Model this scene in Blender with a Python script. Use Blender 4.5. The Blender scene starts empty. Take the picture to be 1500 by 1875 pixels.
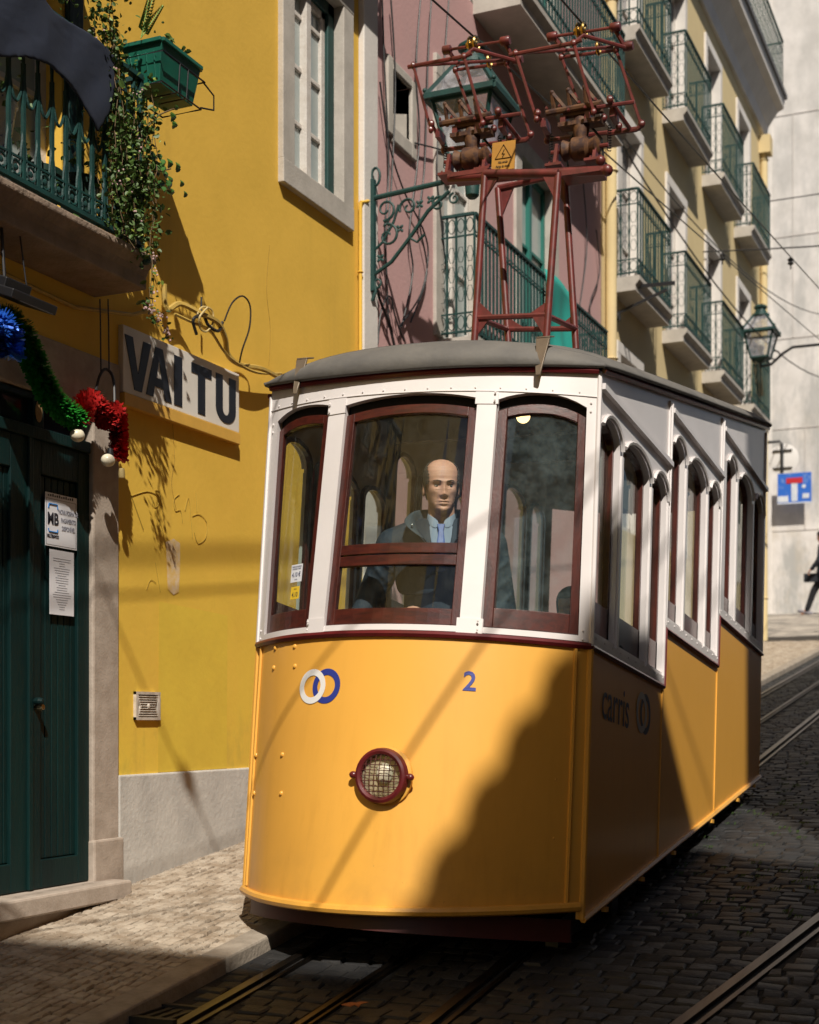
import bpy, bmesh, math, random
from mathutils import Vector, Matrix, Euler
random.seed(7)
R=math.radians
C=bpy.context.scene.collection
scn=bpy.context.scene
# ---------------------------------------------------------------- camera, light, exposure
# world axes: +Y runs up the street, +X to the right-hand houses, the left-hand facades stand on x=-4.64
SLOPE=.118
cam=bpy.data.cameras.new('camera'); camo=bpy.data.objects.new('camera',cam); C.objects.link(camo)
camo.location=(0,0,1.76); camo.rotation_euler=(R(90),0,R(23.86))
cam.sensor_fit='VERTICAL'; cam.sensor_height=36; cam.lens=49.92; cam.shift_y=.204
cam.clip_start=.1; cam.clip_end=800
cam.dof.use_dof=True; cam.dof.focus_distance=7.0; cam.dof.aperture_fstop=2.8
scn.camera=camo
w=bpy.data.worlds.new('World'); scn.world=w; w.use_nodes=True
nt=w.node_tree; bg=nt.nodes['Background']
sk=nt.nodes.new('ShaderNodeTexSky'); sk.sky_type='NISHITA'; sk.sun_disc=False
TOSUN=Vector((.354,-.574,.738)).normalized()
sk.sun_elevation=math.asin(TOSUN.z); sk.sun_rotation=math.atan2(TOSUN.x,TOSUN.y)
nt.links.new(sk.outputs[0],bg.inputs[0]); bg.inputs[1].default_value=.05
sun=bpy.data.lights.new('sun','SUN'); sun.energy=5.0; sun.angle=R(.53); sun.color=(1,.93,.82)
so=bpy.data.objects.new('sun',sun); C.objects.link(so); so.rotation_euler=(-TOSUN).to_track_quat('-Z','Y').to_euler(); so.location=(8,-20,30)
scn.view_settings.view_transform='Standard'; scn.view_settings.look='None'; scn.view_settings.gamma=1
scn.view_settings.exposure=.08
scn.cycles.max_bounces=8; scn.cycles.transparent_max_bounces=24

# ---------------------------------------------------------------- helpers
def G(y):
    if y<=25: return SLOPE*y
    if y<=31.5: return SLOPE*25+.165*(y-25)
    if y<=38: return SLOPE*25+.165*6.5+.04*(y-31.5)
    return SLOPE*25+.165*6.5+.04*6.5
MATS={}
def mat(name,col,rough=.6,metal=0.,col2=None,nscale=6.,namt=.5,bump=0.,bscale=60.,coat=0.,spec=.5,trans=0.,emit=None,stretch=(1,1,1),det=6.,contrast=(.35,.65)):
    if name in MATS: return MATS[name]
    m=bpy.data.materials.new(name); m.use_nodes=True; MATS[name]=m
    n=m.node_tree.nodes; l=m.node_tree.links; b=n['Principled BSDF']
    b.inputs['Base Color'].default_value=(*col,1); b.inputs['Roughness'].default_value=rough; b.inputs['Metallic'].default_value=metal
    b.inputs['Coat Weight'].default_value=coat; b.inputs['Coat Roughness'].default_value=.12
    b.inputs['Specular IOR Level'].default_value=spec
    if trans: b.inputs['Transmission Weight'].default_value=trans
    if emit: b.inputs['Emission Color'].default_value=(*emit[0],1); b.inputs['Emission Strength'].default_value=emit[1]
    tc=n.new('ShaderNodeTexCoord'); mp=n.new('ShaderNodeMapping'); mp.inputs['Scale'].default_value=stretch
    l.new(tc.outputs['Object'],mp.inputs[0])
    if col2:
        t=n.new('ShaderNodeTexNoise'); t.inputs['Scale'].default_value=nscale; t.inputs['Detail'].default_value=det; t.inputs['Roughness'].default_value=.62
        l.new(mp.outputs[0],t.inputs['Vector'])
        r=n.new('ShaderNodeMapRange'); r.inputs[1].default_value=contrast[0]; r.inputs[2].default_value=contrast[1]; r.inputs[4].default_value=namt
        l.new(t.outputs['Fac'],r.inputs[0])
        x=n.new('ShaderNodeMix'); x.data_type='RGBA'; x.inputs[6].default_value=(*col,1); x.inputs[7].default_value=(*col2,1)
        l.new(r.outputs[0],x.inputs[0]); l.new(x.outputs[2],b.inputs['Base Color'])
        m['mix']=x.name
    if bump:
        t2=n.new('ShaderNodeTexNoise'); t2.inputs['Scale'].default_value=bscale; t2.inputs['Detail'].default_value=5
        l.new(mp.outputs[0],t2.inputs['Vector'])
        bp=n.new('ShaderNodeBump'); bp.inputs['Strength'].default_value=bump; bp.inputs['Distance'].default_value=.01
        l.new(t2.outputs['Fac'],bp.inputs['Height']); l.new(bp.outputs[0],b.inputs['Normal'])
    return m
def stain(m,col,lo,hi,scale,thr=(.5,.62),stretch=(1,1,1),amt=.8,axis=2):
    """patchy dirt of its own colour between two heights of the surface"""
    n=m.node_tree.nodes; l=m.node_tree.links; b=n['Principled BSDF']
    src=b.inputs['Base Color'].links[0].from_socket if b.inputs['Base Color'].links else None
    tc=n.new('ShaderNodeTexCoord'); sp=n.new('ShaderNodeSeparateXYZ'); l.new(tc.outputs['Object'],sp.inputs[0])
    mr=n.new('ShaderNodeMapRange'); mr.inputs[1].default_value=hi; mr.inputs[2].default_value=lo; l.new(sp.outputs[axis],mr.inputs[0])
    mp=n.new('ShaderNodeMapping'); mp.inputs['Scale'].default_value=stretch; l.new(tc.outputs['Object'],mp.inputs[0])
    t=n.new('ShaderNodeTexNoise'); t.inputs['Scale'].default_value=scale; t.inputs['Detail'].default_value=8; t.inputs['Roughness'].default_value=.65; l.new(mp.outputs[0],t.inputs['Vector'])
    r=n.new('ShaderNodeMapRange'); r.inputs[1].default_value=thr[0]; r.inputs[2].default_value=thr[1]; r.inputs[4].default_value=amt; l.new(t.outputs['Fac'],r.inputs[0])
    mu=n.new('ShaderNodeMath'); mu.operation='MULTIPLY'; l.new(mr.outputs[0],mu.inputs[0]); l.new(r.outputs[0],mu.inputs[1])
    x=n.new('ShaderNodeMix'); x.data_type='RGBA'; x.inputs[7].default_value=(*col,1)
    if src: l.new(src,x.inputs[6])
    else: x.inputs[6].default_value=b.inputs['Base Color'].default_value
    l.new(mu.outputs[0],x.inputs[0]); l.new(x.outputs[2],b.inputs['Base Color'])
    return m
def glass(name,tint=(.9,.95,.93),dust=.05,dcol=(.5,.52,.48),dscale=3.,rough=.02):
    m=bpy.data.materials.new(name); m.use_nodes=True; MATS[name]=m
    n=m.node_tree.nodes; l=m.node_tree.links; n.remove(n['Principled BSDF']); out=n['Material Output']
    tr=n.new('ShaderNodeBsdfTransparent'); tr.inputs[0].default_value=(*tint,1)
    gl=n.new('ShaderNodeBsdfGlossy'); gl.inputs['Roughness'].default_value=rough
    ge=n.new('ShaderNodeNewGeometry'); dp=n.new('ShaderNodeVectorMath'); dp.operation='DOT_PRODUCT'; l.new(ge.outputs['Normal'],dp.inputs[0]); l.new(ge.outputs['Incoming'],dp.inputs[1])
    def mth(op,a,b):
        q=n.new('ShaderNodeMath'); q.operation=op
        for i_,v_ in enumerate((a,b)):
            if v_ is None: continue
            if isinstance(v_,(int,float)): q.inputs[i_].default_value=v_
            else: l.new(v_,q.inputs[i_])
        return q.outputs[0]
    fz=mth('ADD',mth('MULTIPLY',mth('POWER',mth('SUBTRACT',1.,mth('ABSOLUTE',dp.outputs['Value'],None)),5.),.96),.035)
    mx=n.new('ShaderNodeMixShader'); l.new(fz,mx.inputs[0]); l.new(tr.outputs[0],mx.inputs[1]); l.new(gl.outputs[0],mx.inputs[2])
    df=n.new('ShaderNodeBsdfDiffuse'); df.inputs[0].default_value=(*dcol,1)
    tc=n.new('ShaderNodeTexCoord'); t=n.new('ShaderNodeTexNoise'); t.inputs['Scale'].default_value=dscale; t.inputs['Detail'].default_value=9; t.inputs['Roughness'].default_value=.75
    l.new(tc.outputs['Object'],t.inputs['Vector'])
    r=n.new('ShaderNodeMapRange'); r.inputs[1].default_value=.42; r.inputs[2].default_value=.75; r.inputs[3].default_value=dust*.4; r.inputs[4].default_value=dust*2.5; l.new(t.outputs['Fac'],r.inputs[0])
    m2=n.new('ShaderNodeMixShader'); l.new(r.outputs[0],m2.inputs[0]); l.new(mx.outputs[0],m2.inputs[1]); l.new(df.outputs[0],m2.inputs[2])
    l.new(m2.outputs[0],out.inputs[0]); return m

class MB:
    def __init__(s): s.v=[]; s.f=[]
    def add(s,vs,fs):
        o=len(s.v); s.v+= [tuple(p) for p in vs]; s.f+=[tuple(i+o for i in f) for f in fs]; return s
    def box(s,x0,x1,y0,y1,z0,z1):
        return s.add([(x0,y0,z0),(x1,y0,z0),(x1,y1,z0),(x0,y1,z0),(x0,y0,z1),(x1,y0,z1),(x1,y1,z1),(x0,y1,z1)],[(0,3,2,1),(4,5,6,7),(0,1,5,4),(1,2,6,5),(2,3,7,6),(3,0,4,7)])
    def obox(s,c,h,rot=(0,0,0)):
        m=Euler(rot).to_matrix(); c=Vector(c); vs=[]
        for z in(-1,1):
            for x,y in((-1,-1),(1,-1),(1,1),(-1,1)): vs.append(c+m@Vector((x*h[0],y*h[1],z*h[2])))
        return s.add(vs,[(0,3,2,1),(4,5,6,7),(0,1,5,4),(1,2,6,5),(2,3,7,6),(3,0,4,7)])
    def bar(s,a,b,w,t,up=(0,0,1)):
        a=Vector(a);b=Vector(b);d=(b-a).normalized();u=Vector(up);sx=d.cross(u)
        if sx.length<1e-4: sx=d.cross(Vector((0,1,0)))
        sx.normalize(); u=sx.cross(d)
        vs=[]
        for p in(a,b):
            for i,j in((-1,-1),(1,-1),(1,1),(-1,1)): vs.append(p+sx*i*w/2+u*j*t/2)
        return s.add(vs,[(0,3,2,1),(4,5,6,7),(0,1,5,4),(1,2,6,5),(2,3,7,6),(3,0,4,7)])
    def tube(s,pts,r,n=8,closed=False,r1=None):
        pts=[Vector(p) for p in pts]; k=len(pts); vs=[]; fs=[]
        prev=None
        for i,p in enumerate(pts):
            if closed: d=pts[(i+1)%k]-pts[i-1]
            else: d=pts[min(i+1,k-1)]-pts[max(i-1,0)]
            d.normalize()
            if prev is None:
                a=Vector((0,0,1)) if abs(d.z)<.9 else Vector((1,0,0)); sx=d.cross(a).normalized()
            else:
                sx=(prev-d*prev.dot(d)).normalized()
            prev=sx; sy=d.cross(sx)
            rr=r if r1 is None else r+(r1-r)*i/(k-1)
            for j in range(n):
                an=2*math.pi*j/n; vs.append(p+sx*math.cos(an)*rr+sy*math.sin(an)*rr)
        m=k if closed else k-1
        for i in range(m):
            for j in range(n):
                a=i*n+j;b=i*n+(j+1)%n;c=((i+1)%k)*n+(j+1)%n;d2=((i+1)%k)*n+j; fs.append((a,b,c,d2))
        if not closed: fs.append(tuple(range(n-1,-1,-1))); fs.append(tuple((k-1)*n+j for j in range(n)))
        return s.add(vs,fs)
    def ext(s,poly,vec):
        vec=Vector(vec); n=len(poly); vs=[Vector(p) for p in poly]+[Vector(p)+vec for p in poly]
        return s.add(vs,[tuple(range(n-1,-1,-1)),tuple(range(n,2*n))]+[(i,(i+1)%n,n+(i+1)%n,n+i) for i in range(n)])
    def lathe(s,prof,c=(0,0,0),n=16,axis='z',ph=0.):
        vs=[];fs=[];c=Vector(c)
        for r,z in prof:
            for j in range(n):
                a=2*math.pi*j/n+ph; x,y=r*math.cos(a),r*math.sin(a)
                p={'z':(x,y,z),'y':(x,z,y),'x':(z,x,y)}[axis]; vs.append(c+Vector(p))
        for i in range(len(prof)-1):
            for j in range(n): fs.append((i*n+j,i*n+(j+1)%n,(i+1)*n+(j+1)%n,(i+1)*n+j))
        fs.append(tuple(range(n-1,-1,-1))); fs.append(tuple((len(prof)-1)*n+j for j in range(n)))
        return s.add(vs,fs)
    def ball(s,c,r,n=12,m=8,rot=None):
        if not isinstance(r,(tuple,list)): r=(r,r,r)
        vs=[];fs=[];c=Vector(c);mt=Euler(rot).to_matrix() if rot else Matrix.Identity(3)
        vs.append(c+mt@Vector((0,0,r[2])))
        for i in range(1,m):
            t=math.pi*i/m
            for j in range(n):
                a=2*math.pi*j/n; vs.append(c+mt@Vector((r[0]*math.sin(t)*math.cos(a),r[1]*math.sin(t)*math.sin(a),r[2]*math.cos(t))))
        vs.append(c+mt@Vector((0,0,-r[2])))
        for j in range(n): fs.append((0,1+j,1+(j+1)%n))
        for i in range(m-2):
            for j in range(n): a=1+i*n+j;b=1+i*n+(j+1)%n; fs.append((a,a+n,b+n,b))
        o=1+(m-2)*n
        for j in range(n): fs.append((o+j,len(vs)-1,o+(j+1)%n))
        return s.add(vs,fs)
    def ring(s,c,R_,r,axis='x',n=20,m=6,a0=0,a1=2*math.pi,sy=1.):
        c=Vector(c);pts=[];full=abs(a1-a0-2*math.pi)<1e-3
        k=n if full else n+1
        for i in range(k):
            a=a0+(a1-a0)*i/n; u,v=R_*math.cos(a),R_*math.sin(a)*sy
            pts.append(c+Vector({'x':(0,u,v),'y':(u,0,v),'z':(u,v,0)}[axis]))
        return s.tube(pts,r,m,closed=full)
def build(name,m,mb,parent=None,smooth=False,bevel=0.,local=False):
    me=bpy.data.meshes.new(name)
    o=bpy.data.objects.new(name,me); C.objects.link(o)
    vs=mb.v; off=Vector((0,0,0))
    if parent is None and vs and not local:
        xs=[p[0] for p in vs];ys=[p[1] for p in vs];zs=[p[2] for p in vs]
        off=Vector(((min(xs)+max(xs))/2,(min(ys)+max(ys))/2,min(zs)))
        vs=[(p[0]-off.x,p[1]-off.y,p[2]-off.z) for p in vs]; o.location=off
    me.from_pydata(vs,[],mb.f); me.validate()
    bm=bmesh.new(); bm.from_mesh(me); bmesh.ops.recalc_face_normals(bm,faces=bm.faces); bm.to_mesh(me); bm.free()
    if smooth: me.shade_smooth(); me.set_sharp_from_angle(angle=R(38))
    me.materials.append(m)
    if bevel:
        b=o.modifiers.new('bevel','BEVEL'); b.width=bevel; b.segments=2; b.limit_method='ANGLE'; b.angle_limit=R(40)
    if parent:
        o.parent=parent
        if not local and not parent.get('localframe'):
            root=parent
            acc=Vector((0,0,0))
            while root is not None: acc+=root.location; root=root.parent
            o.matrix_parent_inverse=Matrix.Translation(-acc) if parent.parent is None else Matrix.Identity(4)
            if parent.parent is not None:
                # parent mesh already carries the inverse of its thing
                o.matrix_parent_inverse=Matrix.Identity(4)
    return o
def tag(o,label,cat,group=None,kind=None):
    o['label']=label; o['category']=cat
    if group: o['group']=group
    if kind: o['kind']=kind
    return o
def thing(name,label,cat,loc=(0,0,0),group=None):
    o=bpy.data.objects.new(name,None); C.objects.link(o); o.location=loc; o.empty_display_size=.2
    return tag(o,label,cat,group)
def struct(name,m,mb,smooth=False):
    o=build(name,m,mb,None,smooth,local=True); o['kind']='structure'; return o
def kids(o): return [c for c in bpy.data.objects if c.parent==o]
def copy_tree(o,parent=None):
    c=o.copy(); C.objects.link(c)
    if parent is not None: c.parent=parent
    for ch in kids(o): copy_tree(ch,c)
    return c
def smooth(pts,n=6):
    out=[];P_=[Vector(p) for p in pts]
    for i in range(len(P_)-1):
        p0=P_[max(i-1,0)];p1=P_[i];p2=P_[i+1];p3=P_[min(i+2,len(P_)-1)]
        for k2 in range(n):
            t=k2/n; out.append(tuple(.5*((2*p1)+(-p0+p2)*t+(2*p0-5*p1+4*p2-p3)*t*t+(-p0+3*p1-3*p2+p3)*t**3)))
    out.append(tuple(P_[-1])); return out
def text_mb(body,size,sx=1.,fat=0.,th=.002,align='CENTER'):
    cu=bpy.data.curves.new('t','FONT'); cu.body=body; cu.size=size; cu.align_x=align; cu.align_y='CENTER'; cu.offset=fat; cu.extrude=th/2; cu.resolution_u=3
    to=bpy.data.objects.new('t',cu); C.objects.link(to)
    bpy.context.view_layer.update()
    me=bpy.data.meshes.new_from_object(to.evaluated_get(bpy.context.evaluated_depsgraph_get()))
    mb=MB(); mb.v=[(v.co.x*sx,v.co.y,v.co.z) for v in me.vertices]; mb.f=[tuple(p.vertices) for p in me.polygons]
    bpy.data.objects.remove(to); bpy.data.curves.remove(cu); bpy.data.meshes.remove(me)
    return mb
def mapped(mb,fn):
    r=MB(); r.v=[tuple(fn(*p)) for p in mb.v]; r.f=list(mb.f); return r
def wall_x(mb,x,y0,y1,z0,z1,holes,depth=.2,skin=True):
    """facade sheet on plane x with rectangular openings and their reveals"""
    ys=sorted({y0,y1}|{h[0] for h in holes}|{h[1] for h in holes}); zs=sorted({z0,z1}|{h[2] for h in holes}|{h[3] for h in holes})
    for a,b in zip(ys,ys[1:]):
        for c,d in zip(zs,zs[1:]):
            my,mz=(a+b)/2,(c+d)/2
            if any(h[0]<my<h[1] and h[2]<mz<h[3] for h in holes): continue
            mb.add([(x,a,c),(x,b,c),(x,b,d),(x,a,d)],[(0,1,2,3)])
    sgn=-1 if x<0 else 1
    for a,b,c,d in holes:
        p=[(a,c),(b,c),(b,d),(a,d)]
        for i in range(4):
            q,r=p[i],p[(i+1)%4]
            mb.add([(x,q[0],q[1]),(x,r[0],r[1]),(x+sgn*depth,r[0],r[1]),(x+sgn*depth,q[0],q[1])],[(0,1,2,3)])

# ---------------------------------------------------------------- materials
YEL=mat('ochre_plaster',(.78,.48,.065),.85,col2=(.68,.42,.052),nscale=1.7,namt=.8,bump=.13,bscale=28)
stain(YEL,(.78,.56,.058),1.2,3.6,1.2,(.30,.6),(1,1,.7),.9)
stain(YEL,(.44,.27,.05),2.0,9,1.4,(.56,.78),(3.2,3.2,.22),.45)
stain(YEL,(.40,.33,.06),1.2,2.0,7,(.5,.7),(1,1,.6),.7)
stain(YEL,(.50,.28,.04),9,3.0,1.1,(.55,.72),(1,1,.25),.5)
PLI=mat('grey_render',(.56,.54,.50),.9,col2=(.40,.385,.36),nscale=3.5,namt=.75,bump=.35,bscale=38)
stain(PLI,(.18,.17,.13),0,.35,9,(.4,.6),(1,1,1),.8)
STO=mat('lioz_stone',(.44,.37,.31),.8,col2=(.31,.25,.20),nscale=9,namt=.8,bump=.22,bscale=70)
STO2=mat('pale_stone',(.50,.46,.41),.8,col2=(.36,.33,.29),nscale=6,namt=.7,bump=.2,bscale=60)
PINK=mat('pink_plaster',(.56,.33,.32),.9,col2=(.50,.32,.31),nscale=1.5,namt=.8,bump=.25,bscale=40)
CRE=mat('cream_plaster',(.70,.56,.30),.9,col2=(.60,.47,.26),nscale=1.0,namt=.7,bump=.25,bscale=30)
WHT=mat('white_quoin',(.72,.68,.64),.8,col2=(.58,.54,.50),nscale=3,namt=.6,bump=.2,bscale=40)
FAR=mat('weathered_white',(.74,.70,.67),.95,col2=(.56,.53,.50),nscale=1.6,namt=.9,bump=.3,bscale=12,det=9)
stain(FAR,(.34,.34,.33),2.0,24,1.3,(.44,.58),(1.3,1,.40),.95)
stain(FAR,(.50,.44,.36),3.0,12,2.2,(.5,.62),(1,1,.6),.6)
GRN=mat('green_iron',(.006,.052,.046),.6,col2=(.004,.028,.028),nscale=12,namt=.8,bump=.2,bscale=90)
DOORG=mat('green_door',(.003,.022,.021),.5,col2=(.002,.011,.012),nscale=5,namt=.8,bump=.3,bscale=70,stretch=(1,1,.15),spec=.25)
WW=mat('white_joinery',(.66,.62,.58),.6,col2=(.48,.42,.36),nscale=14,namt=.6,bump=.3,bscale=80)
PANE=mat('window_pane',(.30,.36,.36),.12,col2=(.45,.48,.46),nscale=2.5,namt=.7)
DPANE=mat('dark_pane',(.02,.025,.03),.06)
DARK=mat('black_interior',(.012,.011,.010),.9)
BLK=mat('black_paint',(.012,.012,.014),.45)
CAB=mat('black_cable',(.018,.017,.018),.5)
CABY=mat('painted_cable',(.55,.36,.07),.6,col2=(.35,.25,.08),nscale=20,namt=.7)
IRON=mat('polished_rail',(.13,.11,.095),.38,metal=1.,col2=(.05,.035,.025),nscale=5,namt=.7,stretch=(6,.6,1))
ASPH=mat('road_joint',(.008,.0075,.007),.95,col2=(.018,.016,.014),nscale=25,namt=.8,bump=.6,bscale=60)
COB=mat('basalt_sett',(.011,.0115,.0135),.6,col2=(.032,.031,.030),nscale=5.5,namt=.8,bump=.5,bscale=45,spec=.45)
CAL=mat('limestone_sett',(.42,.355,.28),.75,col2=(.24,.18,.125),nscale=7.5,namt=.85,bump=.5,bscale=60,contrast=(.42,.6))
KERB=mat('kerb_stone',(.34,.29,.235),.8,col2=(.20,.165,.13),nscale=8,namt=.8,bump=.5,bscale=50)
DIRT=mat('joint_sand',(.035,.027,.02),.95)
MOSS=mat('moss',(.06,.12,.02),.9,col2=(.03,.07,.012),nscale=30,namt=.9)
# ---------------------------------------------------------------- ground
rng=random.Random(3)
def strip(x0,x1,ys,off,th=0):
    m=MB()
    for a,b in zip(ys,ys[1:]):
        m.add([(x0,a,G(a)+off),(x1,a,G(a)+off),(x1,b,G(b)+off),(x0,b,G(b)+off)],[(0,1,2,3)])
    return m
YS=[-300,-40,-8,0,5,10,15,20,25,28,31.5,35,38,60,300]
g=strip(-200,200,YS,-.03); struct('ground',ASPH,g)
RW=[-12,-4,0,3,5,7,9,12,16,20,25,28,31.5,36,38]
struct('road',ASPH,strip(-3.3,1.6,RW,0.))
RAILX=[-3.06,-2.11]
def second(y): # left rail of the passing track, bending away
    return -1.19+(y-5.29)*.165-.012*max(0,y-9)**2
def near_rail(x,y):
    for r in(-3.06,-2.11,-2.60): 
        if abs(x-r)<.075: return True
    return abs(x-second(y))<.10 or abs(x-second(y)-.95)<.10
cob=MB(); moss=MB()
y=3.0
while y<31:
    h=rng.uniform(.082,.105); x=-3.28+rng.uniform(0,.1)
    while x<1.5:
        wd=rng.uniform(.09,.15); a,b=x+.006,x+wd-.006; c,d=y+.006,y+h-.006
        my=(c+d)/2
        # keep clear of rails
        ok=True
        for r in (-3.06,-2.60,-2.11,second(my),second(my)+.95):
            if a<r+.055 and b>r-.055:
                if (a+b)/2<r: b=min(b,r-.055)
                else: a=max(a,r+.055)
        if b-a>.045:
            z=G(my)+.009+rng.uniform(-.0035,.0035); j=lambda:rng.uniform(-.008,.008)
            t1,t2=rng.uniform(-.0025,.0025),rng.uniform(-.0025,.0025)
            o=[(a+j(),c+j()),(b+j(),c+j()),(b+j(),d+j()),(a+j(),d+j())]
            cx,cy=(a+b)/2,(c+d)/2
            vs=[(p[0],p[1],G(p[1])-.012) for p in o]+[(p[0],p[1],G(p[1])+.004) for p in o]+[(cx+(p[0]-cx)*.86,cy+(p[1]-cy)*.82,z+SLOPE*(p[1]-my)*1.+t1*(1 if p[0]>cx else -1)+t2*(1 if p[1]>cy else -1)) for p in o]
            cob.add(vs,[(0,1,5,4),(1,2,6,5),(2,3,7,6),(3,0,4,7),(4,5,9,8),(5,6,10,9),(6,7,11,10),(7,4,8,11),(8,9,10,11)])
            if 6.5<my<12 and -2.0<x<-.2 and rng.random()<.16:
                for q in range(7):
                    px,py=a+rng.uniform(-.02,.05),c+rng.uniform(-.02,.02); s=rng.uniform(.008,.018)
                    moss.add([(px,py,G(py)+.01),(px+s,py,G(py)+.03),(px+s*.3,py+s,G(py)+.028)],[(0,1,2)])
        x+=wd
    y+=h
o=struct('cobbled_roadway',COB,cob,True)
mo=build('moss',MOSS,moss); tag(mo,'green moss tufts in the joints of the dark cobbles right of the tram','moss',kind='stuff')
# left pavement
struct('pavement',DIRT,strip(-4.8,-3.42,[-12,0,5,10,15,20,25,28,31.5,38],.058))
cal=MB(); n=0
x=-4.66
cols=[]
while x<-3.44:
    wd=rng.uniform(.056,.068); cols.append((x,x+wd)); x+=wd
for (xa,xb) in cols:
    y=2.6+rng.uniform(0,.06)
    while y<26:
        h=rng.uniform(.052,.078)*(1 if y<13 else 1.5); wob=.010*math.sin(y*2.1+xa*3)+.006*math.sin(y*7+xa*11)
        j=lambda:rng.uniform(-.0055,.0055)
        a,b,c,d=xa+wob+.0045,xb+wob-.0045,y+.0045,y+h-.0045; my=(c+d)/2; cx=(a+b)/2
        o4=[(a+j(),c+j()),(b+j(),c+j()),(b+j(),d+j()),(a+j(),d+j())]
        t=rng.uniform(-.003,.003); zz=.070+rng.uniform(-.0025,.0025)
        vs=[(p[0],p[1],G(p[1])+.05) for p in o4]+[(p[0],p[1],G(p[1])+.064) for p in o4]+[(cx+(p[0]-cx)*.84,my+(p[1]-my)*.84,G(p[1])+zz+t*(1 if p[0]>cx else -1)) for p in o4]
        cal.add(vs,[(0,1,5,4),(1,2,6,5),(2,3,7,6),(3,0,4,7),(4,5,9,8),(5,6,10,9),(6,7,11,10),(7,4,8,11),(8,9,10,11)])
        y+=h
struct('cobbled_pavement',CAL,cal,True)
# upper pavement beyond the facades, dark and light bands
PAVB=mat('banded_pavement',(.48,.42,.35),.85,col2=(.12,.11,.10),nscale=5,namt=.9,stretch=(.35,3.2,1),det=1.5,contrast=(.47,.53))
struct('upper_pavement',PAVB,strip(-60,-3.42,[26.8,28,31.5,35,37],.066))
k=MB(); y=-4.
while y<31:
    L=rng.uniform(.85,1.15); e=.004
    a,b=y+e,y+L-e; j=rng.uniform(-.004,.004)
    k.add([(-3.43+j,a,G(a)-.1),(-3.285+j,a,G(a)-.1),(-3.285+j,b,G(b)-.1),(-3.43+j,b,G(b)-.1),(-3.43+j,a,G(a)+.073),(-3.285+j,a,G(a)+.073),(-3.285+j,b,G(b)+.073),(-3.43+j,b,G(b)+.073)],[(0,3,2,1),(4,5,6,7),(0,1,5,4),(1,2,6,5),(2,3,7,6),(3,0,4,7)])
    y+=L
o=struct('kerb',KERB,k); b=o.modifiers.new('bevel','BEVEL'); b.width=.012; b.segments=2
struct('right_pavement',mat('pavement_slab',(.2,.18,.16),.9,col2=(.12,.11,.1),nscale=5),strip(1.5,3.05,[-12,0,5,10,15,20,25,31.5,38],.08))
# rails: grooved pair, slot of the cable, passing-track pair
def rail(xf,w=.05):
    m=MB(); ys=[-2+.5*i for i in range(69)]
    for dx0,dx1,h in((-w,-w*.1,.018),(w*.55,w,.014)):
        for a,b in zip(ys,ys[1:]):
            xa,xb=xf(a),xf(b)
            m.add([(xa+dx0,a,G(a)-.02),(xa+dx1,a,G(a)-.02),(xb+dx1,b,G(b)-.02),(xb+dx0,b,G(b)-.02),(xa+dx0,a,G(a)+h),(xa+dx1,a,G(a)+h),(xb+dx1,b,G(b)+h),(xb+dx0,b,G(b)+h)],[(4,5,6,7),(0,1,5,4),(2,3,7,6),(1,2,6,5),(3,0,4,7)])
    return m
for nm,f,lab in (('tram_rail',lambda y:-3.06,'grooved steel tram rail beside the left kerb, under the tram left side'),
              ('tram_rail',lambda y:-2.11,'steel tram rail coming out under the right side of the tram and running uphill'),
              ('cable_slot',lambda y:-2.60,'narrow steel slot of the haulage cable midway between the rails'),
              ('tram_rail',second,'shiny grooved rail of the passing track crossing the bottom right corner'),
              ('tram_rail',lambda y:second(y)+.95,'outer rail of the passing track nearest the right pavement')):
    o=build(nm,IRON,rail(f,.05 if nm=='tram_rail' else .03)); tag(o,lab,'rail' if nm=='tram_rail' else 'cable slot','tram rails' if nm=='tram_rail' else None)
# drain grate, litter
m=MB()
gy=(-3.342,4.818,0.569)
gx,gyy=gy[0],gy[1]
for i in range(9): m.box(gx-.22+i*.052,gx-.195+i*.052,gyy-.1,gyy+.1,G(gyy)-.01,G(gyy)+.02)
m.box(gx-.24,gx+.26,gyy-.13,gyy-.1,G(gyy)-.01,G(gyy)+.024); m.box(gx-.24,gx+.26,gyy+.1,gyy+.13,G(gyy)-.01,G(gyy)+.03)
tag(build('drain_grate',mat('cast_iron',(.05,.048,.045),.6,metal=.6),m),'iron drain grate let into the cobbles at the foot of the left kerb','drain grate')
def leaf(name,c,col,s,label,cat):
    m=MB(); r2=random.Random(5); n=11; vs=[(c[0],c[1],c[2]+.03)]
    for i in range(n):
        a=2*math.pi*i/n; rr=s*(1 if i%2 else .55)*r2.uniform(.8,1.1); vs.append((c[0]+rr*math.cos(a),c[1]+rr*.8*math.sin(a),c[2]+.026+r2.uniform(-.004,.014)))
    m.add(vs,[(0,i+1,(i+1)%n+1) for i in range(n)])
    o=build(name,mat(name+'_mat',col,.7,col2=tuple(q*.5 for q in col),nscale=20),m); sm=o.modifiers.new('s','SOLIDIFY'); sm.thickness=.002
    tag(o,label,cat)
leaf('fallen_leaf',(-2.464,5.027,0.613),(.45,.13,.03),.06,'dry orange leaf lying on the dark cobbles before the tram','leaf')
leaf('paper_scrap',(-3.411,5.381,0.655),(.6,.58,.52),.035,'small white scrap of paper on the road below the kerb','litter')
leaf('orange_wrapper',(-3.317,5.547,0.674),(.5,.16,.06),.03,'tiny orange wrapper in the sunlit gutter by the kerb','litter')

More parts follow.
